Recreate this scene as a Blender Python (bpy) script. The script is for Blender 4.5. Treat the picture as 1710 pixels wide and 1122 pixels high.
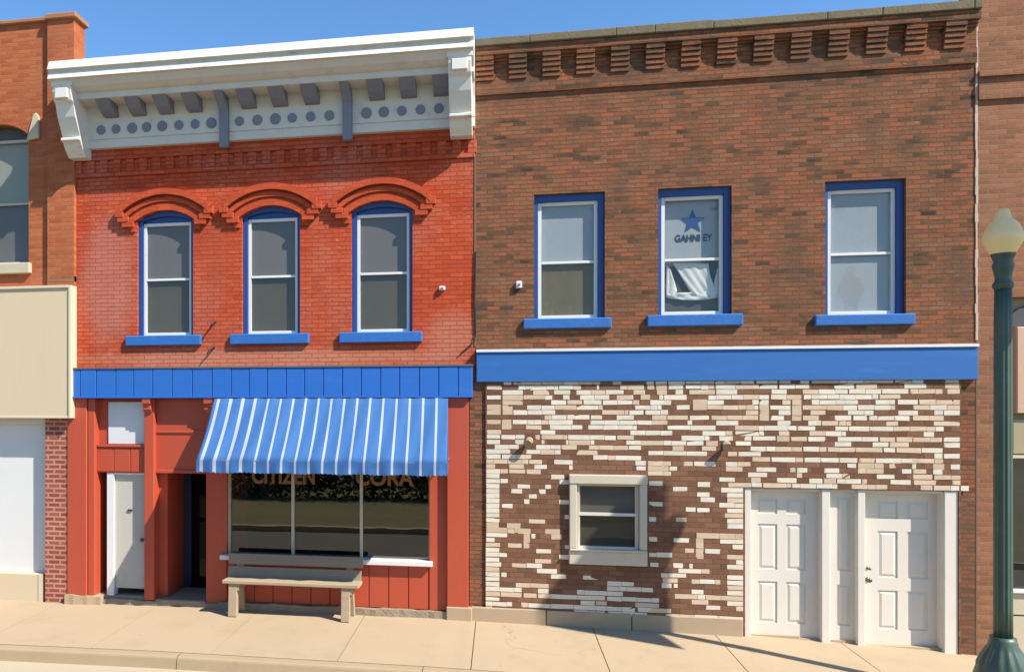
import bpy, bmesh, math, random
from mathutils import Vector, Matrix
random.seed(7)
for o in list(bpy.data.objects): bpy.data.objects.remove(o)
scene = bpy.context.scene
COL = scene.collection

# ------------------------------------------------------------------ camera
# world: X along the facades (right), Y into the buildings, facade plane Y=0, Z up
F_PX, PX0, HY = 1300.0, 614.0, 677.0
PHI = math.radians(9.64); SN, CS = math.sin(PHI), math.cos(PHI)
CD, CH = 11.32, 3.10
cam = bpy.data.cameras.new('camera'); cam_o = bpy.data.objects.new('camera', cam); COL.objects.link(cam_o)
cam.sensor_width = 36; cam.lens = F_PX / 1710 * 36
cam.shift_x = (855 - PX0) / 1710; cam.shift_y = (HY - 561) / 1710
cam.clip_end = 2000
cam_o.location = (0, -CD, CH)
cam_o.rotation_euler = (math.radians(90), 0, PHI)
scene.camera = cam_o

# ------------------------------------------------------------------ sky, sun, exposure
SUN = Vector((1.92, -1.0, 2.2)).normalized()
el = math.asin(SUN.z); az = math.atan2(SUN.x, SUN.y)
w = bpy.data.worlds.new('World'); scene.world = w; w.use_nodes = True
nt = w.node_tree
sky = nt.nodes.new('ShaderNodeTexSky'); sky.sky_type = 'NISHITA'; sky.sun_disc = False
sky.sun_elevation = el; sky.sun_rotation = az
sky.air_density = 1.0; sky.dust_density = 0.0; sky.ozone_density = 2.5
bg = nt.nodes['Background']; bg.inputs['Strength'].default_value = 0.125
hsv = nt.nodes.new('ShaderNodeHueSaturation'); hsv.inputs['Saturation'].default_value = 1.2
nt.links.new(sky.outputs[0], hsv.inputs['Color']); nt.links.new(hsv.outputs[0], bg.inputs['Color'])
sun = bpy.data.lights.new('sun', 'SUN'); sun.energy = 5.0; sun.angle = math.radians(0.5); sun.color = (1, 0.93, 0.82)
sun_o = bpy.data.objects.new('sun', sun); COL.objects.link(sun_o)
sun_o.rotation_euler = SUN.to_track_quat('Z', 'Y').to_euler(); sun_o.location = (12, -12, 20)
scene.view_settings.view_transform = 'Standard'; scene.view_settings.look = 'None'
scene.view_settings.exposure = 0.84; scene.view_settings.gamma = 1
scene.cycles.max_bounces = 6
scene.cycles.transparent_max_bounces = 12

# measured positions: a pixel of the photograph at a known depth Y gives a place in metres
def ux(px, Y=0.0):
    t = (px - PX0) / F_PX
    return (CD + Y) * (t * CS - SN) / (CS + t * SN)
def uz(px, py, Y=0.0):
    zc = -ux(px, Y) * SN + (CD + Y) * CS
    return CH - (py - HY) * zc / F_PX

# ------------------------------------------------------------------ materials
def nodes_of(name):
    m = bpy.data.materials.new(name); m.use_nodes = True
    t = m.node_tree
    return m, t, t.nodes['Principled BSDF']
def N(t, kind, **kw):
    n = t.nodes.new(kind)
    for k, v in kw.items(): setattr(n, k, v)
    return n
def noise(t, vec, scale, detail=4, rough=0.6):
    n = N(t, 'ShaderNodeTexNoise'); n.inputs['Scale'].default_value = scale
    n.inputs['Detail'].default_value = detail; n.inputs['Roughness'].default_value = rough
    t.links.new(vec, n.inputs['Vector']); return n.outputs['Fac']
def ramp(t, fac, stops, interp='LINEAR'):
    r = N(t, 'ShaderNodeValToRGB'); cr = r.color_ramp; cr.interpolation = interp
    while len(cr.elements) < len(stops): cr.elements.new(0.5)
    for e, (p, c) in zip(cr.elements, stops):
        e.position = p; e.color = (*c, 1) if len(c) == 3 else c
    t.links.new(fac, r.inputs[0]); return r.outputs[0]
def mix(t, a, b, fac, mode='MIX'):
    n = N(t, 'ShaderNodeMix', data_type='RGBA', blend_type=mode)
    for sock, val in ((n.inputs[0], fac), (n.inputs[6], a), (n.inputs[7], b)):
        if hasattr(val, 'is_linked'): t.links.new(val, sock)
        elif isinstance(val, (int, float)): sock.default_value = val
        else: sock.default_value = (*val, 1)
    return n.outputs[2]
def math_(t, op, a, b=None):
    n = N(t, 'ShaderNodeMath', operation=op)
    for i, v in enumerate((a, b)):
        if v is None: continue
        if hasattr(v, 'is_linked'): t.links.new(v, n.inputs[i])
        else: n.inputs[i].default_value = v
    return n.outputs[0]
def coords(t, sx=1, sy=1, sz=1):
    g = N(t, 'ShaderNodeNewGeometry')
    m = N(t, 'ShaderNodeVectorMath', operation='MULTIPLY'); m.inputs[1].default_value = (sx, sy, sz)
    t.links.new(g.outputs['Position'], m.inputs[0]); return m.outputs[0]
def bump(t, b, height, strength=0.4, dist=0.01, prev=None):
    n = N(t, 'ShaderNodeBump'); n.inputs['Strength'].default_value = strength; n.inputs['Distance'].default_value = dist
    t.links.new(height, n.inputs['Height'])
    if prev: t.links.new(prev, n.inputs['Normal'])
    t.links.new(n.outputs[0], b.inputs['Normal']); return n.outputs[0]
ALB = 0.80      # overall reflectance level of the weathered surfaces
def alb(c): return tuple(x * ALB for x in c)
def sc(c, k): return tuple(min(1, x * k) for x in c)

def mat_plain(name, c, rough=0.75, var=0.12, scale=3.0, fine=40.0, bstr=0.15, stain=None, stain_amt=0.0, metallic=0.0, streak=(1, 1, 1), bdist=0.004):
    c = alb(c); stain = alb(stain) if stain else None
    m, t, b = nodes_of(name)
    v = coords(t, *streak)
    n1 = noise(t, v, scale, 5); n2 = noise(t, v, fine, 3)
    col = mix(t, sc(c, 1 - var), sc(c, 1 + var), n1)
    col = mix(t, col, sc(c, 1 - var * 1.5), math_(t, 'MULTIPLY', n2, 0.5))
    if stain:
        n3 = noise(t, v, scale * 0.9 + 0.7, 8, 0.72)
        f = ramp(t, n3, [(0.55, (0, 0, 0)), (0.72, (1, 1, 1))])
        col = mix(t, col, stain, math_(t, 'MULTIPLY', f, stain_amt))
    t.links.new(col, b.inputs['Base Color'])
    b.inputs['Roughness'].default_value = rough; b.inputs['Metallic'].default_value = metallic
    if bstr: bump(t, b, n2, bstr, bdist)
    return m

def mat_brick(name, stops, mortar, bw=0.205, rh=0.0635, ms=0.007, zoff=0.0, patch=None, patch_scale=1.2, patch_amt=0.5,
              bstr=0.6, fleck=None, fleck_amt=0.0, streak=(0.7, 0.7, 3.2), big=0.25, wob=0.012, spots=(), low=None):
    stops = [(p, alb(c)) for p, c in stops]; mortar = alb(mortar); patch = alb(patch) if patch else None; fleck = alb(fleck) if fleck else None
    m, t, b = nodes_of(name)
    g = N(t, 'ShaderNodeNewGeometry'); s = N(t, 'ShaderNodeSeparateXYZ'); t.links.new(g.outputs['Position'], s.inputs[0])
    u = math_(t, 'ADD', s.outputs[0], s.outputs[1])
    pos = g.outputs['Position']
    wv = noise(t, pos, 2.6, 3); wv2 = noise(t, pos, 14.0, 2)
    z = math_(t, 'ADD', math_(t, 'SUBTRACT', s.outputs[2], zoff), math_(t, 'MULTIPLY', math_(t, 'SUBTRACT', wv, 0.5), wob))
    z = math_(t, 'ADD', z, math_(t, 'MULTIPLY', math_(t, 'SUBTRACT', wv2, 0.5), wob * 0.6))
    c = N(t, 'ShaderNodeCombineXYZ'); t.links.new(u, c.inputs[0]); t.links.new(z, c.inputs[1])
    def brick(c1, c2, cm, mor):
        k = N(t, 'ShaderNodeTexBrick'); k.offset = 0.5
        for nm, val in (('Color1', c1), ('Color2', c2), ('Mortar', cm)): k.inputs[nm].default_value = (*val, 1)
        for nm, val in (('Scale', 1), ('Mortar Size', mor), ('Mortar Smooth', 0.25), ('Bias', 0), ('Brick Width', bw), ('Row Height', rh)):
            k.inputs[nm].default_value = val
        t.links.new(c.outputs[0], k.inputs['Vector']); return k
    k = brick((0, 0, 0), (1, 1, 1), (0.5, 0.5, 0.5), 0.0)
    k2 = brick((0, 0, 0), (0, 0, 0), (1, 1, 1), ms)
    vs = coords(t, *streak)
    blot = noise(t, vs, 1.7, 6, 0.65)
    r = N(t, 'ShaderNodeSeparateColor'); t.links.new(k.outputs['Color'], r.inputs[0])
    val = math_(t, 'ADD', math_(t, 'MULTIPLY', r.outputs[0], 1 - big), math_(t, 'MULTIPLY', blot, big))
    col = ramp(t, val, stops)
    fine = noise(t, coords(t, 1, 1, 1), 55, 4)
    col = mix(t, col, (0.03, 0.02, 0.015), math_(t, 'MULTIPLY', ramp(t, fine, [(0.5, (0, 0, 0)), (0.8, (1, 1, 1))]), 0.45))
    if patch:
        pn = ramp(t, noise(t, coords(t, 1, 1, 0.8), patch_scale, 5, 0.6), [(0.48, (0, 0, 0)), (0.68, (1, 1, 1))])
        col = mix(t, col, patch, math_(t, 'MULTIPLY', pn, patch_amt))
    mfac = k2.outputs['Fac']
    mn = noise(t, pos, 3.0, 4)
    col = mix(t, col, mortar, math_(t, 'MULTIPLY', mfac, math_(t, 'ADD', math_(t, 'MULTIPLY', mn, 0.7), 0.4)))
    if fleck:
        fn = ramp(t, noise(t, coords(t, 0.45, 0.45, 2.2), 22, 3, 0.5), [(0.63, (0, 0, 0)), (0.7, (1, 1, 1))])
        pf = ramp(t, noise(t, coords(t), 0.8, 3), [(0.42, (0, 0, 0)), (0.62, (1, 1, 1))])
        col = mix(t, col, fleck, math_(t, 'MULTIPLY', math_(t, 'MULTIPLY', fn, pf), fleck_amt))
    for (sx_, sz_, rx_, rz_, sc_, amt_) in spots:       # worn patches at fixed places on the wall
        dx = math_(t, 'DIVIDE', math_(t, 'SUBTRACT', s.outputs[0], sx_), rx_); dz = math_(t, 'DIVIDE', math_(t, 'SUBTRACT', s.outputs[2], sz_), rz_)
        dd = math_(t, 'ADD', math_(t, 'MULTIPLY', dx, dx), math_(t, 'MULTIPLY', dz, dz))
        dd = math_(t, 'ADD', dd, math_(t, 'MULTIPLY', math_(t, 'SUBTRACT', noise(t, pos, 2.4, 6, 0.7), 0.5), 1.6))
        mk = ramp(t, dd, [(0.25, (1, 1, 1)), (1.0, (0, 0, 0))])
        col = mix(t, col, alb(sc_), math_(t, 'MULTIPLY', mk, math_(t, 'MULTIPLY', math_(t, 'ADD', math_(t, 'MULTIPLY', mfac, -0.5), 1.0), amt_)))
    t.links.new(col, b.inputs['Base Color']); b.inputs['Roughness'].default_value = 0.9
    b.inputs['Specular IOR Level'].default_value = 0.1
    hgt = math_(t, 'ADD', math_(t, 'MULTIPLY', mfac, -1.0), math_(t, 'MULTIPLY', fine, 0.35))
    hgt = math_(t, 'ADD', hgt, math_(t, 'MULTIPLY', r.outputs[0], 0.3))
    bump(t, b, hgt, bstr, 0.012)
    return m

def mat_walk(name, c):
    c = alb(c)
    m, t, b = nodes_of(name); v = coords(t)
    col = mix(t, sc(c, 0.90), sc(c, 1.08), noise(t, v, 0.45, 6, 0.65))
    col = mix(t, col, sc(c, 0.72), math_(t, 'MULTIPLY', ramp(t, noise(t, v, 1.3, 8, 0.7), [(0.52, (0, 0, 0)), (0.72, (1, 1, 1))]), 0.45))
    col = mix(t, col, sc(c, 1.25), math_(t, 'MULTIPLY', ramp(t, noise(t, v, 75, 2), [(0.62, (0, 0, 0)), (0.72, (1, 1, 1))]), 0.35))
    col = mix(t, col, sc(c, 0.55), math_(t, 'MULTIPLY', ramp(t, noise(t, v, 60, 2), [(0.66, (0, 0, 0)), (0.74, (1, 1, 1))]), 0.5))
    dn = N(t, 'ShaderNodeTexNoise'); dn.inputs['Scale'].default_value = 2.2; dn.inputs['Detail'].default_value = 6; t.links.new(v, dn.inputs['Vector'])
    ad = N(t, 'ShaderNodeVectorMath', operation='MULTIPLY_ADD'); t.links.new(dn.outputs['Color'], ad.inputs[0]); ad.inputs[1].default_value = (0.7, 0.7, 0); t.links.new(v, ad.inputs[2])
    vo = N(t, 'ShaderNodeTexVoronoi', feature='DISTANCE_TO_EDGE'); vo.inputs['Scale'].default_value = 0.42; t.links.new(ad.outputs[0], vo.inputs['Vector'])
    cr = ramp(t, vo.outputs['Distance'], [(0.0015, (1, 1, 1)), (0.005, (0, 0, 0))])
    ms = ramp(t, noise(t, v, 0.5, 2), [(0.56, (0, 0, 0)), (0.63, (1, 1, 1))])
    crm = math_(t, 'MULTIPLY', cr, ms)
    col = mix(t, col, sc(c, 0.42), math_(t, 'MULTIPLY', crm, 0.5))
    gm = N(t, 'ShaderNodeTexVoronoi'); gm.inputs['Scale'].default_value = 2.6; t.links.new(v, gm.inputs['Vector'])
    col = mix(t, col, sc(c, 0.4), math_(t, 'MULTIPLY', ramp(t, gm.outputs['Distance'], [(0.035, (1, 1, 1)), (0.055, (0, 0, 0))]), 0.45))
    t.links.new(col, b.inputs['Base Color']); b.inputs['Roughness'].default_value = 0.92
    bump(t, b, math_(t, 'SUBTRACT', noise(t, v, 90, 3), math_(t, 'MULTIPLY', crm, 2.0)), 0.3, 0.004); return m
def mat_glass(name, tint=(0.8, 0.85, 0.85), ior=1.7, rough=0.01, wav=0.0):
    m, t, b = nodes_of(name); t.nodes.remove(b)
    ge = N(t, 'ShaderNodeNewGeometry'); dt = N(t, 'ShaderNodeVectorMath', operation='DOT_PRODUCT')
    t.links.new(ge.outputs['Incoming'], dt.inputs[0]); t.links.new(ge.outputs['Normal'], dt.inputs[1])
    f0 = ((ior - 1) / (ior + 1)) ** 2            # Schlick reflectance, the same from both sides of a thin pane
    sch = math_(t, 'POWER', math_(t, 'SUBTRACT', 1.0, math_(t, 'ABSOLUTE', dt.outputs['Value'])), 5.0)
    fres = math_(t, 'ADD', math_(t, 'MULTIPLY', sch, 1 - f0), f0)
    tr = N(t, 'ShaderNodeBsdfTransparent'); tr.inputs[0].default_value = (*tint, 1)
    gl = N(t, 'ShaderNodeBsdfGlossy'); gl.inputs['Roughness'].default_value = rough
    if wav:
        bm_ = N(t, 'ShaderNodeBump'); bm_.inputs['Strength'].default_value = wav; bm_.inputs['Distance'].default_value = 0.02
        t.links.new(noise(t, coords(t), 1.3, 2), bm_.inputs['Height']); t.links.new(bm_.outputs[0], gl.inputs['Normal'])
    mx = N(t, 'ShaderNodeMixShader'); t.links.new(fres, mx.inputs[0])
    t.links.new(tr.outputs[0], mx.inputs[1]); t.links.new(gl.outputs[0], mx.inputs[2])
    t.links.new(mx.outputs[0], t.nodes['Material Output'].inputs[0]); return m

M = {}
M['red_brick'] = mat_brick('painted red brick', [(0.15, (0.45, 0.064, 0.027)), (0.5, (0.57, 0.090, 0.036)), (0.85, (0.64, 0.125, 0.054))],
    (0.36, 0.058, 0.03), patch=(0.52, 0.20, 0.14), patch_scale=0.7, patch_amt=0.6, fleck=(0.76, 0.46, 0.32), fleck_amt=0.85, bstr=0.8, big=0.6,
    spots=((-6.05, 5.05, 0.55, 1.2, (0.52, 0.24, 0.19), 0.55), (-3.6, 3.82, 3.4, 0.17, (0.62, 0.33, 0.22), 0.5), (-0.7, 4.1, 0.45, 0.45, (0.60, 0.27, 0.18), 0.4), (-4.25, 5.4, 0.3, 0.7, (0.46, 0.10, 0.05), 0.5)))
M['red_brick_plain'] = mat_brick('painted red brick trim', [(0.0, (0.49, 0.075, 0.031)), (1.0, (0.63, 0.112, 0.047))], (0.42, 0.07, 0.034), bstr=0.35, ms=0.005)
M['brown_brick'] = mat_brick('weathered brown brick',
    [(0.27, (0.070, 0.045, 0.032)), (0.36, (0.155, 0.085, 0.051)), (0.44, (0.315, 0.112, 0.056)), (0.51, (0.235, 0.118, 0.066)), (0.58, (0.39, 0.125, 0.060)), (0.66, (0.26, 0.135, 0.077)), (0.76, (0.37, 0.175, 0.096))],
    (0.18, 0.10, 0.06), bw=0.185, rh=0.0595, ms=0.0075, patch=(0.125, 0.085, 0.058), patch_scale=1.4, patch_amt=0.7, fleck=(0.5, 0.36, 0.25), fleck_amt=0.45, bstr=1.0, big=0.68)
M['orange_brick'] = mat_brick('orange brick', [(0.2, (0.40, 0.10, 0.04)), (0.5, (0.50, 0.14, 0.055)), (0.85, (0.55, 0.19, 0.09))],
    (0.40, 0.17, 0.09), patch=(0.36, 0.13, 0.07), patch_amt=0.4, bstr=0.6, big=0.55)
M['tan_brick'] = mat_brick('tan red brick', [(0.2, (0.22, 0.11, 0.06)), (0.5, (0.36, 0.15, 0.08)), (0.85, (0.40, 0.20, 0.115))],
    (0.30, 0.19, 0.12), patch=(0.24, 0.13, 0.08), patch_amt=0.45, bstr=0.6, big=0.6, fleck=(0.5, 0.34, 0.24), fleck_amt=0.3)
M['pink_brick'] = mat_brick('red brick with pink mortar', [(0.2, (0.30, 0.075, 0.05)), (0.8, (0.42, 0.12, 0.075))], (0.62, 0.36, 0.27), ms=0.016, rh=0.075, bstr=0.6)
M['veneer_brown'] = mat_brick('brown glazed veneer brick', [(0.2, (0.17, 0.085, 0.052)), (0.5, (0.24, 0.120, 0.072)), (0.85, (0.30, 0.155, 0.095))],
    (0.15, 0.085, 0.055), bw=0.21, rh=0.0702, ms=0.006, zoff=3.3199 - 0.0702 * 60, bstr=0.45, big=0.45, wob=0.004, patch=(0.22, 0.12, 0.075), patch_amt=0.4)
M['brick_white'] = mat_plain('white glazed brick', (0.84, 0.75, 0.60), 0.5, 0.10, 9, 40, 0.3, stain=(0.52, 0.40, 0.26), stain_amt=0.5)
M['brick_cream'] = mat_plain('cream brick', (0.76, 0.57, 0.40), 0.6, 0.14, 6, 30, 0.25, stain=(0.45, 0.33, 0.22), stain_amt=0.4)
M['brick_tan'] = mat_plain('tan patching brick', (0.68, 0.51, 0.345), 0.85, 0.14, 8, 40, 0.3)
M['red_paint'] = mat_plain('red painted wood', (0.54, 0.084, 0.037), 0.55, 0.11, 2.2, 30, 0.15, stain=(0.40, 0.085, 0.05), stain_amt=0.55, streak=(1.5, 1.5, 0.4))
M['blue_paint'] = mat_plain('bright blue paint', (0.022, 0.160, 0.58), 0.55, 0.12, 1.8, 25, 0.10, stain=(0.06, 0.21, 0.62), stain_amt=0.3, streak=(0.5, 1, 3))
M['blue_band'] = mat_plain('blue painted band', (0.020, 0.148, 0.47), 0.6, 0.14, 1.6, 25, 0.15, stain=(0.055, 0.21, 0.50), stain_amt=0.6, streak=(0.5, 1, 4))
M['blue_trim'] = mat_plain('blue window trim', (0.011, 0.066, 0.28), 0.5, 0.08, 4, 30, 0.1)
M['blue_sill'] = mat_plain('blue painted stone sill', (0.022, 0.155, 0.50), 0.75, 0.16, 5, 24, 0.5, stain=(0.07, 0.24, 0.62), stain_amt=0.5, bdist=0.008)
M['white_paint'] = mat_plain('white weathered paint', (0.82, 0.785, 0.72), 0.5, 0.07, 2.5, 20, 0.2, stain=(0.40, 0.35, 0.29), stain_amt=0.8, streak=(0.6, 1, 2.5))
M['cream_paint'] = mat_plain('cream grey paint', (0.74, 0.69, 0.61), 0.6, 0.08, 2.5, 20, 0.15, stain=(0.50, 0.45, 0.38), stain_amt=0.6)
M['grey_paint'] = mat_plain('blue grey paint', (0.22, 0.235, 0.29), 0.6, 0.14, 4, 25, 0.1)
M['window_white'] = mat_plain('white window paint', (0.80, 0.80, 0.78), 0.45, 0.04, 3, 25, 0.08)
M['beige_frame'] = mat_plain('beige window frame', (0.64, 0.56, 0.44), 0.55, 0.05, 3, 25, 0.1, stain=(0.5, 0.44, 0.35), stain_amt=0.3)
M['door_white'] = mat_plain('white door paint', (0.81, 0.75, 0.655), 0.4, 0.05, 1.5, 18, 0.08, stain=(0.62, 0.56, 0.47), stain_amt=0.4, streak=(1, 1, 0.5))
M['old_door'] = mat_plain('dirty cream door paint', (0.56, 0.54, 0.47), 0.6, 0.09, 2.2, 18, 0.1, stain=(0.36, 0.32, 0.25), stain_amt=0.5)
M['beige_panel'] = mat_plain('beige stucco panel', (0.72, 0.58, 0.39), 0.8, 0.06, 1.2, 60, 0.15, stain=(0.52, 0.42, 0.28), stain_amt=0.25, streak=(1.5, 1, 0.35))
M['beige_trim'] = mat_plain('beige trim', (0.72, 0.60, 0.43), 0.7, 0.04, 2, 30, 0.1)
M['light_stone'] = mat_plain('pale limestone', (0.62, 0.53, 0.38), 0.85, 0.10, 4, 40, 0.4, stain=(0.42, 0.35, 0.25), stain_amt=0.4)
M['coping'] = mat_plain('mossy coping stone', (0.21, 0.165, 0.095), 0.9, 0.35, 5, 30, 0.6, stain=(0.09, 0.078, 0.05), stain_amt=0.7, bdist=0.012)
M['pier_cap'] = mat_plain('orange brick coping', (0.44, 0.19, 0.085), 0.9, 0.2, 5, 30, 0.5, stain=(0.30, 0.16, 0.08), stain_amt=0.6)
M['found'] = mat_plain('foundation stone', (0.50, 0.37, 0.235), 0.9, 0.12, 2.4, 45, 0.35, stain=(0.36, 0.26, 0.165), stain_amt=0.55)
M['old_concrete'] = mat_plain('old grey concrete', (0.36, 0.29, 0.2), 0.92, 0.22, 4, 30, 0.8, stain=(0.18, 0.145, 0.10), stain_amt=0.7, bdist=0.02)
M['walk'] = mat_walk('sidewalk concrete', (0.48, 0.365, 0.235))
M['kerb'] = mat_plain('kerb concrete', (0.44, 0.33, 0.20), 0.9, 0.10, 1.5, 50, 0.3, stain=(0.32, 0.24, 0.15), stain_amt=0.5)
M['gutter'] = mat_plain('gutter concrete', (0.52, 0.43, 0.30), 0.9, 0.08, 1.2, 60, 0.2)
M['joint'] = mat_plain('joint dirt', (0.20, 0.15, 0.10), 0.95, 0.2, 3, 40, 0.2)
M['asphalt'] = mat_plain('asphalt', (0.17, 0.15, 0.105), 0.9, 0.25, 0.6, 80, 0.5)
M['grass'] = mat_plain('lawn grass', (0.21, 0.18, 0.075), 0.95, 0.35, 0.5, 30, 0.6, streak=(0.4, 1.6, 1))
M['navy'] = mat_plain('shaded blue door paint', (0.007, 0.024, 0.075), 0.5, 0.1)  # door blue deepened to carry the shade inside the doorway
M['glass_dark'] = mat_glass('dark door glass', (0.25, 0.25, 0.24), 1.35, 0.02)
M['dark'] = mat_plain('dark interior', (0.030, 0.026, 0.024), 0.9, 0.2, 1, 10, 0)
M['roof'] = mat_plain('roof felt', (0.08, 0.08, 0.08), 0.95)
M['blind_grey'] = mat_plain('grey window blind', (0.225, 0.208, 0.205), 0.9, 0.16, 1.1, 30, 0.05)
M['blind_brown'] = mat_plain('brown window shade', (0.135, 0.115, 0.088), 0.9, 0.2, 1.4, 30, 0.05)
M['blind_pale'] = mat_plain('pale window shade', (0.50, 0.535, 0.58), 0.9, 0.14, 1.3, 30, 0.05, stain=(0.40, 0.44, 0.48), stain_amt=0.5)
M['blind_olive'] = mat_plain('olive window covering', (0.22, 0.17, 0.085), 0.9, 0.25, 4, 35, 0.3, stain=(0.45, 0.38, 0.20), stain_amt=0.5)
M['blind_slat'] = mat_plain('pale slatted blind', (0.46, 0.46, 0.37), 0.8, 0.06, 1, 20, 0)
M['blind_and_recess_dark'] = mat_plain('dark blind and painted recess shade', (0.10, 0.10, 0.105), 0.9, 0.1, 1.5, 30, 0.05)  # also paints the recess shade of the left arched windows
M['glass'] = mat_glass('window glass', (0.82, 0.84, 0.83), 1.52, 0.02, 0.25)
M['glass_big'] = mat_glass('display window glass', (0.42, 0.43, 0.41), 2.6, 0.012, 0.05)
M['glass_low'] = mat_glass('storm window glass', (0.72, 0.73, 0.71), 1.5, 0.03, 0.08)
M['sticker'] = mat_plain('blue sticker', (0.02, 0.085, 0.30), 0.5, 0.05)
M['sticker_dark'] = mat_plain('navy lettering', (0.012, 0.03, 0.10), 0.5, 0.05)
M['letter_orange'] = mat_plain('orange lettering', (0.32, 0.14, 0.055), 0.6, 0.1)
M['cloth'] = mat_plain('white cloth', (0.92, 0.90, 0.86), 0.9, 0.05, 6, 60, 0.1)
M['canvas_blue'] = mat_plain('blue awning canvas', (0.036, 0.140, 0.375), 0.85, 0.06, 1.6, 120, 0.1, stain=(0.07, 0.18, 0.385), stain_amt=0.35)
M['canvas_white'] = mat_plain('white awning stripe', (0.40, 0.45, 0.55), 0.85, 0.05, 2, 120, 0.1)
M['lamp_green'] = mat_plain('dark green lamp paint', (0.066, 0.112, 0.082), 0.45, 0.2, 4, 40, 0.2, stain=(0.13, 0.185, 0.145), stain_amt=0.5)
M['bench_wood'] = mat_plain('weathered bench timber', (0.47, 0.36, 0.235), 0.85, 0.2, 3, 30, 0.35, streak=(0.5, 4, 6), stain=(0.36, 0.27, 0.17), stain_amt=0.5)
M['bench_back'] = mat_plain('grey bench timber', (0.35, 0.27, 0.185), 0.85, 0.22, 3, 30, 0.35, streak=(0.5, 4, 6), stain=(0.26, 0.2, 0.14), stain_amt=0.5)
M['metal_dark'] = mat_plain('dark metal', (0.035, 0.035, 0.037), 0.5, 0.2, 6, 30, 0.1)
M['metal_grey'] = mat_plain('grey metal', (0.22, 0.21, 0.20), 0.45, 0.2, 6, 30, 0.1, metallic=0.4)
M['rust'] = mat_plain('rusty metal', (0.36, 0.20, 0.10), 0.85, 0.3, 12, 50, 0.3)
M['brass'] = mat_plain('tarnished knob', (0.20, 0.17, 0.12), 0.35, 0.1, metallic=0.8)
M['bark'] = mat_plain('tree bark', (0.11, 0.08, 0.055), 0.95, 0.3, 5, 30, 0.8)
M['leaf'] = mat_plain('tree leaves', (0.055, 0.085, 0.025), 0.7, 0.4, 1.5, 10, 0)
M['lamp_tan'] = mat_plain('faded tan lamp metal', (0.42, 0.31, 0.19), 0.6, 0.15, 12, 40, 0.2)
M['flag'] = mat_plain('banner cloth', (0.30, 0.05, 0.05), 0.9, 0.1)
M['peach'] = mat_plain('peach sign panel', (0.66, 0.42, 0.28), 0.6, 0.05)
M['tan_panel'] = mat_plain('tan storefront panel', (0.42, 0.35, 0.20), 0.7, 0.08)
M['white_sign'] = mat_plain('white blank sign', (0.76, 0.76, 0.77), 0.6, 0.03)
M['seam'] = mat_plain('pale seam mortar', (0.62, 0.50, 0.38), 0.9, 0.15, 6, 40, 0.3)
def mat_globe():
    m, t, b = nodes_of('milk glass globe'); t.nodes.remove(b)
    c = mix(t, (1.0, 0.81, 0.44), (0.98, 0.75, 0.37), noise(t, coords(t), 4, 4))
    df = N(t, 'ShaderNodeBsdfDiffuse'); tl = N(t, 'ShaderNodeBsdfTranslucent'); gs = N(t, 'ShaderNodeBsdfGlossy'); gs.inputs['Roughness'].default_value = 0.3
    t.links.new(c, df.inputs[0]); t.links.new(c, tl.inputs[0])
    m1 = N(t, 'ShaderNodeMixShader'); m1.inputs[0].default_value = 0.22; t.links.new(df.outputs[0], m1.inputs[1]); t.links.new(tl.outputs[0], m1.inputs[2])
    m2 = N(t, 'ShaderNodeMixShader'); m2.inputs[0].default_value = 0.05; t.links.new(m1.outputs[0], m2.inputs[1]); t.links.new(gs.outputs[0], m2.inputs[2])
    t.links.new(m2.outputs[0], t.nodes['Material Output'].inputs[0]); return m
M['globe'] = mat_globe()

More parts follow.
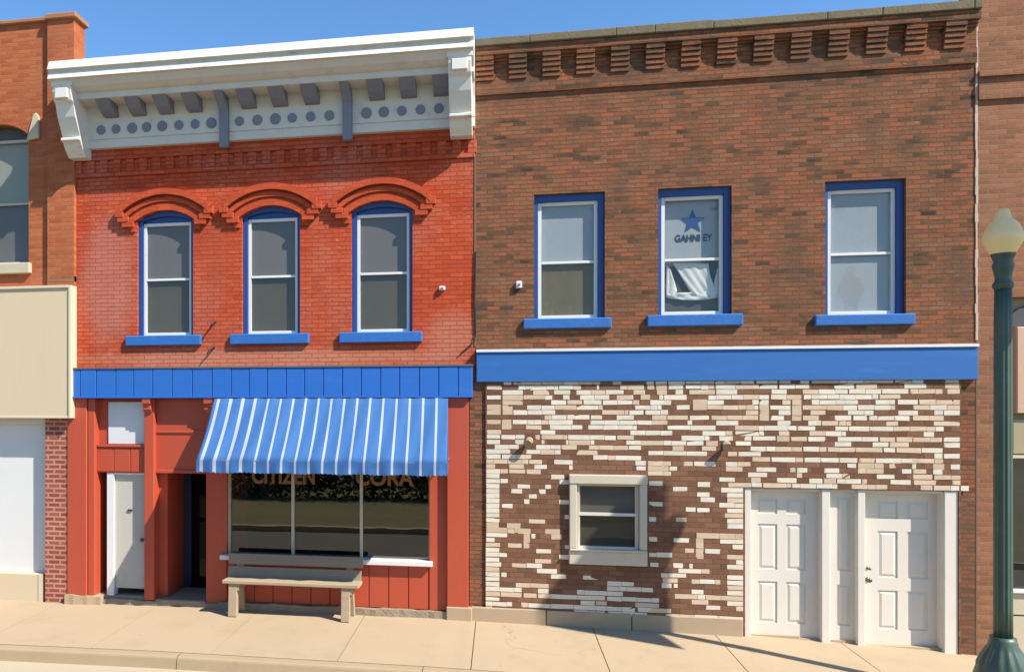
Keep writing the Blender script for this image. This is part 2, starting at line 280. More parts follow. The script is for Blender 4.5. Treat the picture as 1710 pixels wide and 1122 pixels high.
# ------------------------------------------------------------------ mesh helpers
class MB:
    def __init__(self): self.v, self.f, self.m = [], [], []
    def face(self, pts, mi=0):
        i = len(self.v); self.v += [tuple(p) for p in pts]; self.f.append(tuple(range(i, i + len(pts)))); self.m.append(mi)
    def box(self, x0, x1, y0, y1, z0, z1, mi=0):
        i = len(self.v)
        self.v += [(x0, y0, z0), (x1, y0, z0), (x1, y1, z0), (x0, y1, z0), (x0, y0, z1), (x1, y0, z1), (x1, y1, z1), (x0, y1, z1)]
        for q in ((0, 1, 5, 4), (1, 2, 6, 5), (2, 3, 7, 6), (3, 0, 4, 7), (4, 5, 6, 7), (3, 2, 1, 0)):
            self.f.append(tuple(i + a for a in q)); self.m.append(mi)
        return self
    def prism(self, poly, y0, y1, mi=0):                      # outline in XZ, thickness along Y
        n = len(poly); i = len(self.v)
        self.v += [(x, y0, z) for x, z in poly] + [(x, y1, z) for x, z in poly]
        self.f.append(tuple(range(i, i + n))); self.m.append(mi)
        self.f.append(tuple(range(i + 2 * n - 1, i + n - 1, -1))); self.m.append(mi)
        for a in range(n):
            b = (a + 1) % n
            self.f.append((i + b, i + a, i + n + a, i + n + b)); self.m.append(mi)
        return self
    def prism_x(self, poly, x0, x1, mi=0):                    # outline in YZ, extruded along X
        n = len(poly); i = len(self.v)
        self.v += [(x0, y, z) for y, z in poly] + [(x1, y, z) for y, z in poly]
        self.f.append(tuple(range(i + n - 1, i - 1, -1))); self.m.append(mi)
        self.f.append(tuple(range(i + n, i + 2 * n))); self.m.append(mi)
        for a in range(n):
            b = (a + 1) % n
            self.f.append((i + a, i + b, i + n + b, i + n + a)); self.m.append(mi)
        return self
    def tube(self, pts, r, n=8, mi=0):
        pts = [Vector(p) for p in pts]; rs = r if isinstance(r, (list, tuple)) else [r] * len(pts)
        rings = []
        for k, p in enumerate(pts):
            d = (pts[min(k + 1, len(pts) - 1)] - pts[max(k - 1, 0)]).normalized()
            a = d.cross(Vector((0, 0, 1)) if abs(d.z) < 0.9 else Vector((1, 0, 0))).normalized(); b = d.cross(a)
            i = len(self.v); rings.append(i)
            for q in range(n):
                th = 2 * math.pi * q / n; self.v.append(tuple(p + (a * math.cos(th) + b * math.sin(th)) * rs[k]))
        for a, b in zip(rings, rings[1:]):
            for q in range(n):
                s = (q + 1) % n; self.f.append((a + q, a + s, b + s, b + q)); self.m.append(mi)
        self.f.append(tuple(range(rings[0], rings[0] + n))[::-1]); self.m.append(mi)
        self.f.append(tuple(range(rings[-1], rings[-1] + n))); self.m.append(mi)
        return self
    def lathe(self, prof, c=(0, 0, 0), n=32, flute=None, mi=0):
        rings = []
        for k, (r, z) in enumerate(prof):
            i = len(self.v); rings.append(i)
            for q in range(n):
                th = 2 * math.pi * q / n
                rr = r * (1 + (flute(th, z) if flute else 0))
                self.v.append((c[0] + rr * math.cos(th), c[1] + rr * math.sin(th), c[2] + z))
        for a, b in zip(rings, rings[1:]):
            for q in range(n):
                s = (q + 1) % n; self.f.append((a + q, a + s, b + s, b + q)); self.m.append(mi)
        self.f.append(tuple(range(rings[0], rings[0] + n))[::-1]); self.m.append(mi)
        self.f.append(tuple(range(rings[-1], rings[-1] + n))); self.m.append(mi)
        return self
    def wall(self, x0, x1, z0, z1, holes, y=0.0, rd=0.3, mi=0, seg=14):
        # a facade sheet at depth y with real openings; each hole is (x0, x1, z0, z1[, arch rise]) and gets reveals rd deep
        xs = sorted({x0, x1, *[h[0] for h in holes], *[h[1] for h in holes]}); zs = sorted({z0, z1, *[h[2] for h in holes], *[h[3] for h in holes]})
        xs = [x for x in xs if x0 <= x <= x1]; zs = [z for z in zs if z0 <= z <= z1]
        for a, b in zip(xs, xs[1:]):
            for c, d in zip(zs, zs[1:]):
                mx, mz = (a + b) / 2, (c + d) / 2
                if any(h[0] < mx < h[1] and h[2] < mz < h[3] for h in holes): continue
                self.face([(a, y, c), (b, y, c), (b, y, d), (a, y, d)], mi)
        for h in holes:
            a, b, c, d = h[:4]; rise = h[4] if len(h) > 4 else 0
            zs_ = d - rise
            self.face([(a, y, c), (a, y, zs_), (a, y + rd, zs_), (a, y + rd, c)], mi)
            self.face([(b, y, zs_), (b, y, c), (b, y + rd, c), (b, y + rd, zs_)], mi)
            if c > z0: self.face([(b, y, c), (a, y, c), (a, y + rd, c), (b, y + rd, c)], mi)
            if rise:
                arc = arc_pts(a, b, zs_, d, seg)
                for (xa, za), (xb, zb) in zip(arc, arc[1:]):
                    self.face([(xa, y, za), (xb, y, zb), (xb, y, d), (xa, y, d)], mi)
                    self.face([(xa, y, za), (xb, y, zb), (xb, y + rd, zb), (xa, y + rd, za)], mi)
            else:
                self.face([(a, y, d), (b, y, d), (b, y + rd, d), (a, y + rd, d)], mi)
        return self
    def build(self, name, mats, parent=None, bevel=0.0, smooth=False, thick=0.0, segs=1):
        me = bpy.data.meshes.new(name)
        off = parent_loc(parent)
        me.from_pydata([(x - off[0], y - off[1], z - off[2]) for x, y, z in self.v], [], self.f)
        mats = mats if isinstance(mats, (list, tuple)) else [mats]
        for m in mats: me.materials.append(M[m])
        for p, mi in zip(me.polygons, self.m): p.material_index = mi
        bm = bmesh.new(); bm.from_mesh(me)
        bmesh.ops.remove_doubles(bm, verts=bm.verts, dist=1e-5)
        
        if len(self.f) > 1: bmesh.ops.recalc_face_normals(bm, faces=bm.faces)
        bm.to_mesh(me); bm.free()
        if smooth:
            for p in me.polygons: p.use_smooth = True
        o = bpy.data.objects.new(name, me); COL.objects.link(o)
        if parent: o.parent = parent
        if bevel:
            b = o.modifiers.new('bevel', 'BEVEL'); b.width = bevel; b.segments = segs; b.limit_method = 'ANGLE'; b.angle_limit = math.radians(40)
        if thick:
            s = o.modifiers.new('thick', 'SOLIDIFY'); s.thickness = thick
        return o
def parent_loc(p):
    v = Vector((0, 0, 0))
    while p: v += p.location; p = p.parent
    return v
def arc_pts(a, b, zs, zc, n):
    hw = (b - a) / 2; rise = zc - zs; R = (hw * hw + rise * rise) / (2 * rise); cx = (a + b) / 2; cz = zc - R
    th = math.asin(hw / R)
    return [(cx + R * math.sin(-th + 2 * th * k / n), cz + R * math.cos(-th + 2 * th * k / n)) for k in range(n + 1)]
def thing(name, label, cat, loc, group=None):
    o = bpy.data.objects.new(name, None); COL.objects.link(o); o.location = loc; o.empty_display_size = 0.3
    return tag(o, label, cat, group)
def tag(o, label, cat, group=None):
    o['label'] = label; o['category'] = cat
    if group: o['group'] = group
    return o
def struct(o, kind='structure'): o['kind'] = kind; return o
def B(x0, x1, y0, y1, z0, z1): return MB().box(x0, x1, y0, y1, z0, z1)
def text_mesh(name, body, mat, loc, size, parent, offset=0.0, sx=1.0, depth=0.002):
    cu = bpy.data.curves.new(name, 'FONT'); cu.body = body; cu.size = size; cu.align_x = 'CENTER'; cu.offset = offset; cu.extrude = depth
    tmp = bpy.data.objects.new('tmp', cu); COL.objects.link(tmp)
    me = bpy.data.meshes.new_from_object(tmp.evaluated_get(bpy.context.evaluated_depsgraph_get()))
    bpy.data.objects.remove(tmp); me.name = name
    for v in me.vertices: v.co = Vector((v.co.x * sx, -v.co.z, v.co.y))
    me.materials.clear(); me.materials.append(M[mat])
    o = bpy.data.objects.new(name, me); COL.objects.link(o); o.parent = parent
    o.location = Vector(loc) - parent_loc(parent); return o

# ------------------------------------------------------------------ ground
GX = [(-60, -0.4), (-12, -0.03), (-9.1, 0.0), (-7.3, 0.0), (-4.3, 0.033), (-0.8, 0.03), (3.26, -0.026), (5.9, -0.13), (9, -0.27), (15, -0.5), (60, -1.6)]
def g(x):
    for (a, za), (b, zb) in zip(GX, GX[1:]):
        if x <= b:
            t = (x - a) / (b - a); return za + (zb - za) * t
    return GX[-1][1]
def gy(x, y): return g(x) + 0.02 * min(y, 0)
def strip(mb, xs, prof, mi=0):      # prof: list of (y, dz) swept along X over the slope of the street
    for a, b in zip(xs, xs[1:]):
        for (y0, d0), (y1, d1) in zip(prof, prof[1:]):
            mb.face([(a, y0, g(a) + d0), (b, y0, g(b) + d0), (b, y1, g(b) + d1), (a, y1, g(a) + d1)], mi)
KY = -2.2
mb = MB()
joints = [-0.34 + 1.62 * k for k in range(-24, 26)]
J = 0.006
for a, b in zip(joints, joints[1:]):
    cuts = [a + J] + [p for p, _ in GX if a + J < p < b - J] + [b - J]
    strip(mb, cuts, [(0.6, 0.0), (KY + 0.16, 0.02 * (KY + 0.16))])
    for x, s in ((a + J, 1), (b - J, -1)):
        mb.face([(x, 0.6, g(x)), (x, KY + 0.16, g(x) + 0.02 * (KY + 0.16)), (x, KY + 0.16, g(x) - 0.1), (x, 0.6, g(x) - 0.1)])
struct(mb.build('sidewalk', 'walk'))
mb = MB(); xs = [p for p, _ in GX]
strip(mb, xs, [(0.6, -0.012), (KY + 0.16, -0.056)]); struct(mb.build('joint_bed', 'joint'))
mb = MB()
kj = [-0.9 + 3.05 * k for k in range(-12, 13)]
for a, b in zip(kj, kj[1:]):
    cuts = [a + 0.004] + [p for p in xs if a < p < b] + [b - 0.004]
    t0 = -0.043
    strip(mb, cuts, [(KY + 0.153, -0.2), (KY + 0.153, t0), (KY + 0.03, t0 - 0.003), (KY + 0.008, t0 - 0.012), (KY, t0 - 0.032), (KY - 0.02, t0 - 0.16)])
struct(mb.build('kerb', 'kerb'))
mb = MB(); strip(mb, xs, [(KY + 0.1, t0 - 0.155), (KY - 0.5, t0 - 0.145)]); struct(mb.build('gutter', 'gutter'))
mb = MB(); strip(mb, xs, [(KY - 0.45, t0 - 0.155), (-5.2, t0 - 0.08), (-8.3, t0 - 0.17)]); struct(mb.build('road', 'asphalt'))
mb = MB(); strip(mb, xs, [(-8.2, -0.4), (-8.2, -0.08), (-8.35, -0.07), (-8.35, -0.4)]); struct(mb.build('far_kerb', 'kerb'))
mb = MB(); mb.face([(-400, 600, -2.2), (400, 600, -2.2), (400, -600, -2.2), (-400, -600, -2.2)]); struct(mb.build('ground', 'grass'))
mb = MB(); strip(mb, xs, [(-8.36, -0.075), (-40, 0.25), (-90, 0.8)]); struct(mb.build('lawn', 'grass'), 'structure')

# ------------------------------------------------------------------ shared window builder
def sash_window(parent, x0, x1, z0, z1, y, rise=0.0, trim=(0.06, 0.06, 0.09), frame_mat='blue_trim', blinds=('blind_grey', 'blind_grey'),
                glass='glass', rail=0.5, sw=0.045, ydepth=0.10, sash_mat='window_white', bd=0.07):
    """one sash window in an opening: blue frame mesh, with sash, two panes and a blind behind each"""
    l, r, top = trim
    fr = MB()
    zs = z1 - rise; ztop = (zs if rise else z1) - top
    y1 = y + ydepth
    fr.box(x0, x0 + l, y, y1 + 0.05, z0, zs); fr.box(x1 - r, x1, y, y1 + 0.05, z0, zs)
    if rise:
        arc = arc_pts(x0, x1, zs, z1, 16)
        fr.prism([(x0 + l, ztop)] + [(x1 - r, ztop)] + [(x1 - r, zs)] + [(p, q) for p, q in arc[::-1] if x0 + l < p < x1 - r] + [(x0 + l, zs)], y + 0.05, y1 + 0.05)
        arc2 = arc_pts(x0 + l, x1 - r, zs, z1 - l, 16)      # raised arch rim
        for k in range(16):
            (a, b), (c, d) = arc[k], arc[k + 1]; (e, f), (p, q) = arc2[k], arc2[k + 1]
            fr.prism([(e, f), (p, q), (c, d), (a, b)], y, y + 0.049)
    else:
        fr.box(x0 + l, x1 - r, y, y1 + 0.05, ztop, z1)
    win = fr.build('window', frame_mat, parent, bevel=0.004)
    a, b, c, d = x0 + l, x1 - r, z0, ztop
    zr = c + (d - c) * rail; s = sw
    m = MB()
    ys = y1 - 0.035
    m.box(a, a + s, ys, ys + 0.04, c, d); m.box(b - s, b, ys, ys + 0.04, c, d)
    m.box(a + s, b - s, ys, ys + 0.04, d - s, d); m.box(a + s, b - s, ys, ys + 0.04, c, c + s * 1.2)
    m.box(a + s, b - s, ys + 0.004, ys + 0.045, zr - 0.018, zr + 0.018)
    m.build('sash', sash_mat, win, bevel=0.004)
    for lo, hi, bl in ((c + s, zr, blinds[0]), (zr, d - s, blinds[1])):
        q = MB(); q.face([(a + s, ys + 0.022, lo), (b - s, ys + 0.022, lo), (b - s, ys + 0.022, hi), (a + s, ys + 0.022, hi)]); q.build('pane', glass, win)
        q = MB(); yb = ys + bd
        n = 10
        for k in range(n):
            xa = a + (b - a) * k / n; xb = a + (b - a) * (k + 1) / n
            w0 = 0.0008 * math.sin(k * 1.9); w1 = 0.0008 * math.sin((k + 1) * 1.9)
            q.face([(xa, yb + w0, lo - 0.03), (xb, yb + w1, lo - 0.03), (xb, yb + w1, hi + 0.03), (xa, yb + w0, hi + 0.03)])
        q.build('blind', bl, win, smooth=True)
    return win
def shell(parent, x0, x1, y0, y1, z0, z1, mat, roof_drop=0.5):
    m = MB()
    m.face([(x0, y0, z0), (x0, y1, z0), (x0, y1, z1), (x0, y0, z1)]); m.face([(x1, y0, z0), (x1, y1, z0), (x1, y1, z1), (x1, y0, z1)])
    m.face([(x0, y1, z0), (x1, y1, z0), (x1, y1, z1), (x0, y1, z1)])
    m.build('side_wall', mat, parent)
    r = B(x0 + 0.02, x1 - 0.02, y0 + 0.02, y1 - 0.02, z1 - roof_drop - 0.1, z1 - roof_drop); r.build('roof', 'roof', parent)

# ------------------------------------------------------------------ RED BRICK BUILDING
RX0, RX1 = -6.633, -0.356
red = thing('brick_building', 'red painted brick shopfront with white bracketed cornice and three arched windows', 'building', ((RX0 + RX1) / 2, 0.3, 0.0))
wins = []
for px0, px1, pcx in ((229, 322.5, 274), (404, 501, 452), (586.5, 689, 645)):
    wins.append((ux(px0), ux(px1)))
ZS0, ZSP, ZCR = 4.175, 5.965, 6.105
mb = MB().wall(RX0, RX1, 3.45, 8.15, [(a, b, ZS0, ZCR, ZCR - ZSP) for a, b in wins], 0.0, 0.22)
mb.face([(RX0, 0, 3.45), (RX0, 0.6, 3.45), (RX0, 0.6, 8.15), (RX0, 0, 8.15)])
mb.face([(RX1, 0, 3.45), (RX1, 0.6, 3.45), (RX1, 0.6, 8.15), (RX1, 0, 8.15)])
mb.face([(RX0, 0, 8.15), (RX1, 0, 8.15), (RX1, 0.6, 8.15), (RX0, 0.6, 8.15)])
mb.build('wall', 'red_brick', red)
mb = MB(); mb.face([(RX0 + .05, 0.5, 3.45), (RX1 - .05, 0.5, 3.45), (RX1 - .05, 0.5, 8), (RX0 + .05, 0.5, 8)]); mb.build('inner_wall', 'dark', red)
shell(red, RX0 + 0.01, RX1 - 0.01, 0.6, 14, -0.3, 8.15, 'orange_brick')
# dentil course
mb = MB().box(RX0 + 0.01, RX1, -0.03, 0.001, 6.665, 6.735)
k = 0; x = RX0 + 0.03
while x < RX1 - 0.1:
    mb.box(x, x + 0.125, -0.03, 0.001, 6.735, 6.925); x += 0.2195
mb.box(RX0 + 0.01, RX1, -0.035, 0.001, 6.925, 7.08)
mb.build('dentil_course', 'red_brick', red, bevel=0.004)
# hood moulds and sills
for a, b in wins:
    hw = (b - a) / 2; cx = (a + b) / 2; rise = ZCR - ZSP
    R = (hw * hw + rise * rise) / (2 * rise); cz = ZCR - R
    h = MB()
    for r0, r1, proj, xe in ((R + 0.004, R + 0.098, 0.028, hw + 0.11), (R + 0.098, R + 0.135, 0.006, hw + 0.15), (R + 0.135, R + 0.198, 0.045, hw + 0.19),
                             (R + 0.198, R + 0.235, 0.008, hw + 0.23), (R + 0.235, R + 0.325, 0.085, hw + 0.27)):
        n = 22; t0_, t1_ = math.asin(min(0.99, xe / r1)), math.asin(min(0.99, xe / r0))
        for k in range(n):
            p = []
            for kk in (k, k + 1):
                th = (-1 + 2 * kk / n); p.append((th * t0_, th * t1_))
            h.prism([(cx + r0 * math.sin(p[0][1]), cz + r0 * math.cos(p[0][1])), (cx + r0 * math.sin(p[1][1]), cz + r0 * math.cos(p[1][1])),
                     (cx + r1 * math.sin(p[1][0]), cz + r1 * math.cos(p[1][0])), (cx + r1 * math.sin(p[0][0]), cz + r1 * math.cos(p[0][0]))], -proj, 0.001)
    for s in (-1, 1):       # stepped ears at the spring of the hood
        for xa, xb, za, zb, pr in ((hw + 0.20, hw + 0.335, 6.02, 6.135, 0.08), (hw + 0.12, hw + 0.295, 5.945, 6.02, 0.07), (hw + 0.04, hw + 0.225, 5.865, 5.945, 0.06), (hw + 0.02, hw + 0.12, 5.79, 5.865, 0.025)):
            h.box(min(cx + s * xa, cx + s * xb), max(cx + s * xa, cx + s * xb), -pr, 0.001, za, zb)
    h.build('window_hood', 'red_brick_plain', red, bevel=0.004)
    sash_window(red, a, b, ZS0, ZCR, 0.05, rise, (0.075, 0.05, 0.035), blinds=('blind_brown', 'blind_grey'), rail=0.5, ydepth=0.065, bd=0.045)
    B(cx - 0.63, cx + 0.6, -0.058, 0.2, 4.022, ZS0 + 0.003).build('window_sill', 'blue_sill', red, bevel=0.012)
# cornice: crown, soffit, frieze as one part, with brackets, modillions, posts and roundels as its pieces
CX0, CX1 = -6.64, -0.352
prof = [(0.02, 8.275), (-0.60, 8.25), (-0.645, 8.235), (-0.665, 8.20), (-0.688, 8.15), (-0.708, 8.095), (-0.665, 8.085), (-0.65, 8.058), (-0.665, 8.05), (-0.70, 7.955), (-0.655, 7.952),
        (-0.64, 7.93), (-0.59, 7.86), (-0.52, 7.815), (-0.47, 7.80), (-0.47, 7.715), (-0.44, 7.712), (-0.165, 7.712), (-0.15, 7.64), (-0.13, 7.56), (-0.12, 7.505),
        (-0.12, 7.222), (-0.105, 7.218), (-0.105, 7.205), (-0.118, 7.202), (-0.118, 7.085), (0.02, 7.085)]
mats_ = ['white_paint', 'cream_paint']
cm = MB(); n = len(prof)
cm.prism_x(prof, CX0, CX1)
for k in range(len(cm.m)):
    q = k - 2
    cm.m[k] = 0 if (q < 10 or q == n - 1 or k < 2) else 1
cornice = cm.build('cornice', mats_, red)
def bracket(x0, x1):
    p = [(0.0, 7.95), (-0.625, 7.95), (-0.635, 7.80), (-0.60, 7.66), (-0.55, 7.62), (-0.50, 7.45), (-0.40, 7.27), (-0.36, 7.19), (-0.41, 7.17), (-0.41, 7.13), (-0.345, 7.115),
         (-0.28, 7.02), (-0.2, 6.945), (-0.2, 6.93), (0.0, 6.93)]
    m = MB().prism_x(p, x0, x1)
    m.box(x0 - 0.02, x1 + 0.02, -0.64, -0.1, 7.86, 7.94)
    m.box(x0 + 0.05, x1 - 0.05, -0.655, -0.5, 7.68, 7.83)
    m.build('bracket', 'white_paint', cornice, bevel=0.008)
bracket(-6.60, -6.30); bracket(-0.70, -0.385)
posts = [ux(374, -0.17), ux(580, -0.17)]
modp = [(-0.455, 7.713), (-0.14, 7.713), (-0.12, 7.53), (-0.21, 7.545), (-0.30, 7.59), (-0.40, 7.665)]
mods = [ux(px, -0.32) for px in (177, 224, 271, 319, 410, 463, 517, 627, 681, 736)]
for x in mods: MB().prism_x(modp, x - 0.112, x + 0.112).build('modillion', 'grey_paint', cornice, bevel=0.005)
for x in posts:
    MB().prism_x(modp[:2] + [(-0.115, 7.53), (-0.115, 6.97), (-0.19, 6.97), (-0.195, 7.08), (-0.21, 7.5)] + modp[4:], x - 0.068, x + 0.068).build('modillion', 'grey_paint', cornice, bevel=0.005)
for px in (169, 194, 221, 245, 271, 299, 326, 353, 400, 430, 460, 488, 519, 550, 612, 641, 671, 702, 733):
    x = ux(px, -0.12); r = 0.075 + 0.006 * math.sin(px)
    MB().prism([(x + r * math.cos(t * math.pi / 14), 7.362 + r * math.sin(t * math.pi / 14)) for t in range(28)], -0.138, -0.1).build('roundel', 'grey_paint', cornice, bevel=0.004)
# blue board fascia
mb = MB().box(RX0, RX1 - 0.03, -0.085, 0.0, 3.245, 3.665)
edges = [122, 134.5, 161, 193.5, 223.5, 255.3, 287.5, 321.2, 354.5, 386]
edges = [ux(p, -0.1) for p in edges]
while edges[-1] < RX1 - 0.25: edges.append(edges[-1] + 0.289 + random.uniform(-0.012, 0.012))
edges.append(RX1 - 0.03)
for a, b in zip(edges, edges[1:]): mb.box(a + 0.007, b - 0.007, -0.105 - random.uniform(0, 0.006), -0.08, 3.24, 3.66)
mb.box(RX0, RX1 - 0.03, -0.13, 0.0, 3.215, 3.24)
mb.build('fascia', 'blue_paint', red, bevel=0.003)
B(RX0, RX1 - 0.02, -0.12, 0.001, 3.665, 3.69).build('flashing', 'metal_grey', red)

# shopfront
ZF = 3.215
def pil(x0, x1, y0, y1, z0, z1, name='pilaster', mat='red_paint', bevel=0.008): return B(x0, x1, y0, y1, z0, z1).build(name, mat, red, bevel=bevel)
pil(-6.70, -6.372, -0.06, 0.55, 0.13, ZF); pil(-6.362, -6.245, -0.035, 0.55, 0.13, ZF)
pil(-5.425, -5.262, -0.03, 0.55, 0.10, ZF); pil(-4.43, -4.10, -0.0, 1.0, 0.06, ZF)
pil(-1.015, -0.75, 0.02, 0.5, 0.12, ZF); pil(-0.752, -0.445, -0.06, 0.5, 0.20, ZF)
for x0, x1 in ((-5.425, -5.29), (-4.43, -4.29)):       # small stepped brackets under the fascia
    m = MB().prism_x([(-0.03, 2.98), (-0.03, ZF), (-0.115, ZF), (-0.115, 3.13), (-0.075, 3.115), (-0.085, 3.04), (-0.05, 3.0)], x0, x1); m.build('console', 'red_paint', red, bevel=0.004)
# rail of boards between blank sign and door
zr0, zr1 = uz(200, 789, 0.05), uz(200, 744, 0.05)
mb = MB().box(-6.245, -5.425, 0.05, 0.45, zr0, zr1)
for a, b in ((-6.243, -5.97), (-5.955, -5.69), (-5.675, -5.427)): mb.box(a, b, 0.035, 0.06, zr0 + 0.02, zr1 - 0.035)
mb.box(-6.245, -5.425, 0.015, 0.06, zr1 - 0.02, zr1 + 0.02)
mb.build('transom_rail', 'red_paint', red, bevel=0.004)
B(-6.245, -5.425, 0.10, 0.46, zr1 + 0.02, ZF).build('transom_panel', 'red_paint', red)
B(ux(181, 0.08), ux(243, 0.08), 0.078, 0.1, uz(200, 741, 0.08), uz(200, 671, 0.08)).build('sign_panel', 'white_sign', red, bevel=0.003)
# narrow white door
dy = 0.11; dx0, dx1, dx2 = ux(181, dy), ux(192.5, dy), ux(246, dy)
dz0, dz1 = uz(200, 981, dy), uz(200, 792, dy)
m = MB().box(dx0, dx1, dy - 0.05, dy + 0.1, 0.10, zr0); m.box(dx1, -5.42, dy - 0.05, dy + 0.1, dz1, zr0)
m.build('door_frame', 'window_white', red, bevel=0.004)
door = B(dx1 + 0.004, -5.42, dy, dy + 0.05, dz0, dz1 - 0.004).build('door', 'old_door', red, bevel=0.004)
m = MB().tube([(ux(240, dy), dy, uz(240, 900, dy)), (ux(240, dy), dy - 0.06, uz(240, 900, dy))], 0.012).lathe([(0.001, -.03), (0.028, -.02), (0.032, 0), (0.028, .02), (0.001, .03)], (ux(240, dy), dy - 0.07, uz(240, 900, dy)), 12)
m.build('handle', 'brass', door, smooth=True)
m = MB().box(ux(214, dy), ux(221, dy), dy - 0.02, dy, uz(217, 853, dy), uz(217, 850, dy)); m.build('mail_slot', 'metal_dark', door)
B(-6.245, -5.425, 0.05, 0.5, 0.0, 0.13).build('door_step', 'old_concrete', red, bevel=0.015)
# second bay: tall transom panel over an open dark doorway
zt = uz(300, 790, 0.05)
m = MB().box(-5.262, -4.43, 0.06, 0.9, zt, ZF); m.box(-5.262, -4.43, 0.042, 0.07, uz(300, 723, .05), uz(300, 719, .05)); m.box(-5.262, -4.43, 0.035, 0.07, zt, zt + 0.05)
m.build('transom_panel', 'red_paint', red, bevel=0.004)
B(-5.262, -5.12, 0.15, 1.0, 0.1, zt).build('door_jamb', 'red_paint', red)
sd = MB().box(-5.12, -4.99, 0.78, 0.84, 0.14, zt); sd.box(-4.99, -4.43, 0.80, 0.84, zt - 0.05, zt)
sdo = sd.build('shop_door', 'navy', red, bevel=0.004)
q = MB(); q.face([(-4.99, 0.81, 0.12), (-4.43, 0.81, 0.12), (-4.43, 0.81, zt - .05), (-4.99, 0.81, zt - .05)]); q.build('pane', 'glass_dark', sdo)
B(-5.262, -4.43, -0.02, 1.0, 0.02, 0.115).build('door_step', 'old_concrete', red, bevel=0.015)
# display window
wz0 = 0.835; wx0, wx1 = -4.10, -1.015
m = MB(); fy = 0.10
m.box(wx0, wx0 + 0.03, fy - 0.03, fy + 0.05, wz0, 2.95); m.box(wx1 - 0.012, wx1, fy - 0.03, fy + 0.05, wz0, 2.95); m.box(wx0 + 0.03, wx1 - 0.012, fy - 0.03, fy + 0.05, 2.9, 2.95)
dw = m.build('display_window', 'beige_frame', red)
for px in (489.5, 603.5):
    x = ux(px, fy); B(x - 0.02, x + 0.02, fy - 0.03, fy + 0.04, wz0, 2.9).build('mullion', 'beige_frame', dw, bevel=0.006)
q = MB(); q.face([(wx0 + .03, fy + 0.015, wz0), (wx1 - .012, fy + 0.015, wz0), (wx1 - .012, fy + 0.015, 2.9), (wx0 + .03, fy + 0.015, 2.9)]); q.build('pane', 'glass_big', dw)
zb = uz(480, 807, fy)
text_mesh('lettering', 'CITIZEN', 'letter_orange', (ux(473, fy), fy + 0.008, zb), 0.335, dw, 0.010, 0.80)
text_mesh('lettering', 'CORA', 'letter_orange', (ux(641, fy), fy + 0.008, zb), 0.335, dw, 0.010, 0.92)
B(ux(367, -0.05), ux(722, -0.05), -0.06, 0.16, 0.765, wz0).build('window_sill', 'window_white', red, bevel=0.006)
m = MB().box(wx0, wx1, 0.05, 0.12, 0.12, 0.765)
x = wx1 - 0.01
while x > wx0 + 0.1: m.box(max(wx0, x - 0.288), x - 0.012, 0.03 + random.uniform(-.003, .003), 0.055, 0.125, 0.76); x -= 0.2935
m.build('bulkhead', 'red_paint', red, bevel=0.003)
B(wx0, wx1 + 0.3, 0.0, 0.5, 2.95, ZF).build('header', 'red_paint', red)
# stone and concrete at the foot
m = MB()
def rough_block(m, x0, x1, y0, z0, z1, n=8):
    for k in range(n):
        a = x0 + (x1 - x0) * k / n; b = x0 + (x1 - x0) * (k + 1) / n
        def zz(x): return z1 + 0.006 * math.sin(x * 7.3) + 0.005 * math.sin(x * 19 + 2) + 0.003 * math.sin(x * 43)
        def yy(x): return y0 + 0.010 * math.sin(x * 5.1 + 1) + 0.005 * math.sin(x * 29)
        i = len(m.v)
        m.v += [(a, yy(a), z0), (b, yy(b), z0), (b, 0.4, z0), (a, 0.4, z0), (a, yy(a) + .01, zz(a)), (b, yy(b) + .01, zz(b)), (b, 0.4, zz(b)), (a, 0.4, zz(a))]
        for q in ((0, 1, 5, 4), (4, 5, 6, 7), (1, 2, 6, 5), (3, 0, 4, 7)): m.f.append(tuple(i + c for c in q)); m.m.append(0)
rough_block(m, -6.72, -6.12, -0.10, -0.1, 0.135); m.build('base_stone', 'found', red)
m = MB(); rough_block(m, -6.12, -4.2, -0.03, -0.1, 0.085, 30); rough_block(m, -4.2, -0.76, -0.06, -0.1, 0.12, 40); m.build('base_ledge', 'old_concrete', red)
B(-0.762, -0.395, -0.085, 0.3, -0.1, 0.205).build('base_stone', 'found', red, bevel=0.012)
# dark room behind the shopfront
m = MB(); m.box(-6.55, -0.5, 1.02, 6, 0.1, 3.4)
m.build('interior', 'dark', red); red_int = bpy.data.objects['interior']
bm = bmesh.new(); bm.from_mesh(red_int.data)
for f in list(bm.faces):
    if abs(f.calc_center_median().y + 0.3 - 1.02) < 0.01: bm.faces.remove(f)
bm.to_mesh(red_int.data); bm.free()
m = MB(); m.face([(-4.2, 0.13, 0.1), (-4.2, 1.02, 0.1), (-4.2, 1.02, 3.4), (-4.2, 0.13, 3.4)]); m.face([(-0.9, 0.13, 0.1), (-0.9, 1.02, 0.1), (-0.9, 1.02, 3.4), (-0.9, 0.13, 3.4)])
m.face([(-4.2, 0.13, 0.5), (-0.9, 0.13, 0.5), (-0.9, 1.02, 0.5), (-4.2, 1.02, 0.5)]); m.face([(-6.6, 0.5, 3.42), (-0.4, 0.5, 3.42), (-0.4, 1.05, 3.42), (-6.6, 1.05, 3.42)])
m.build('display_floor', 'dark', red)

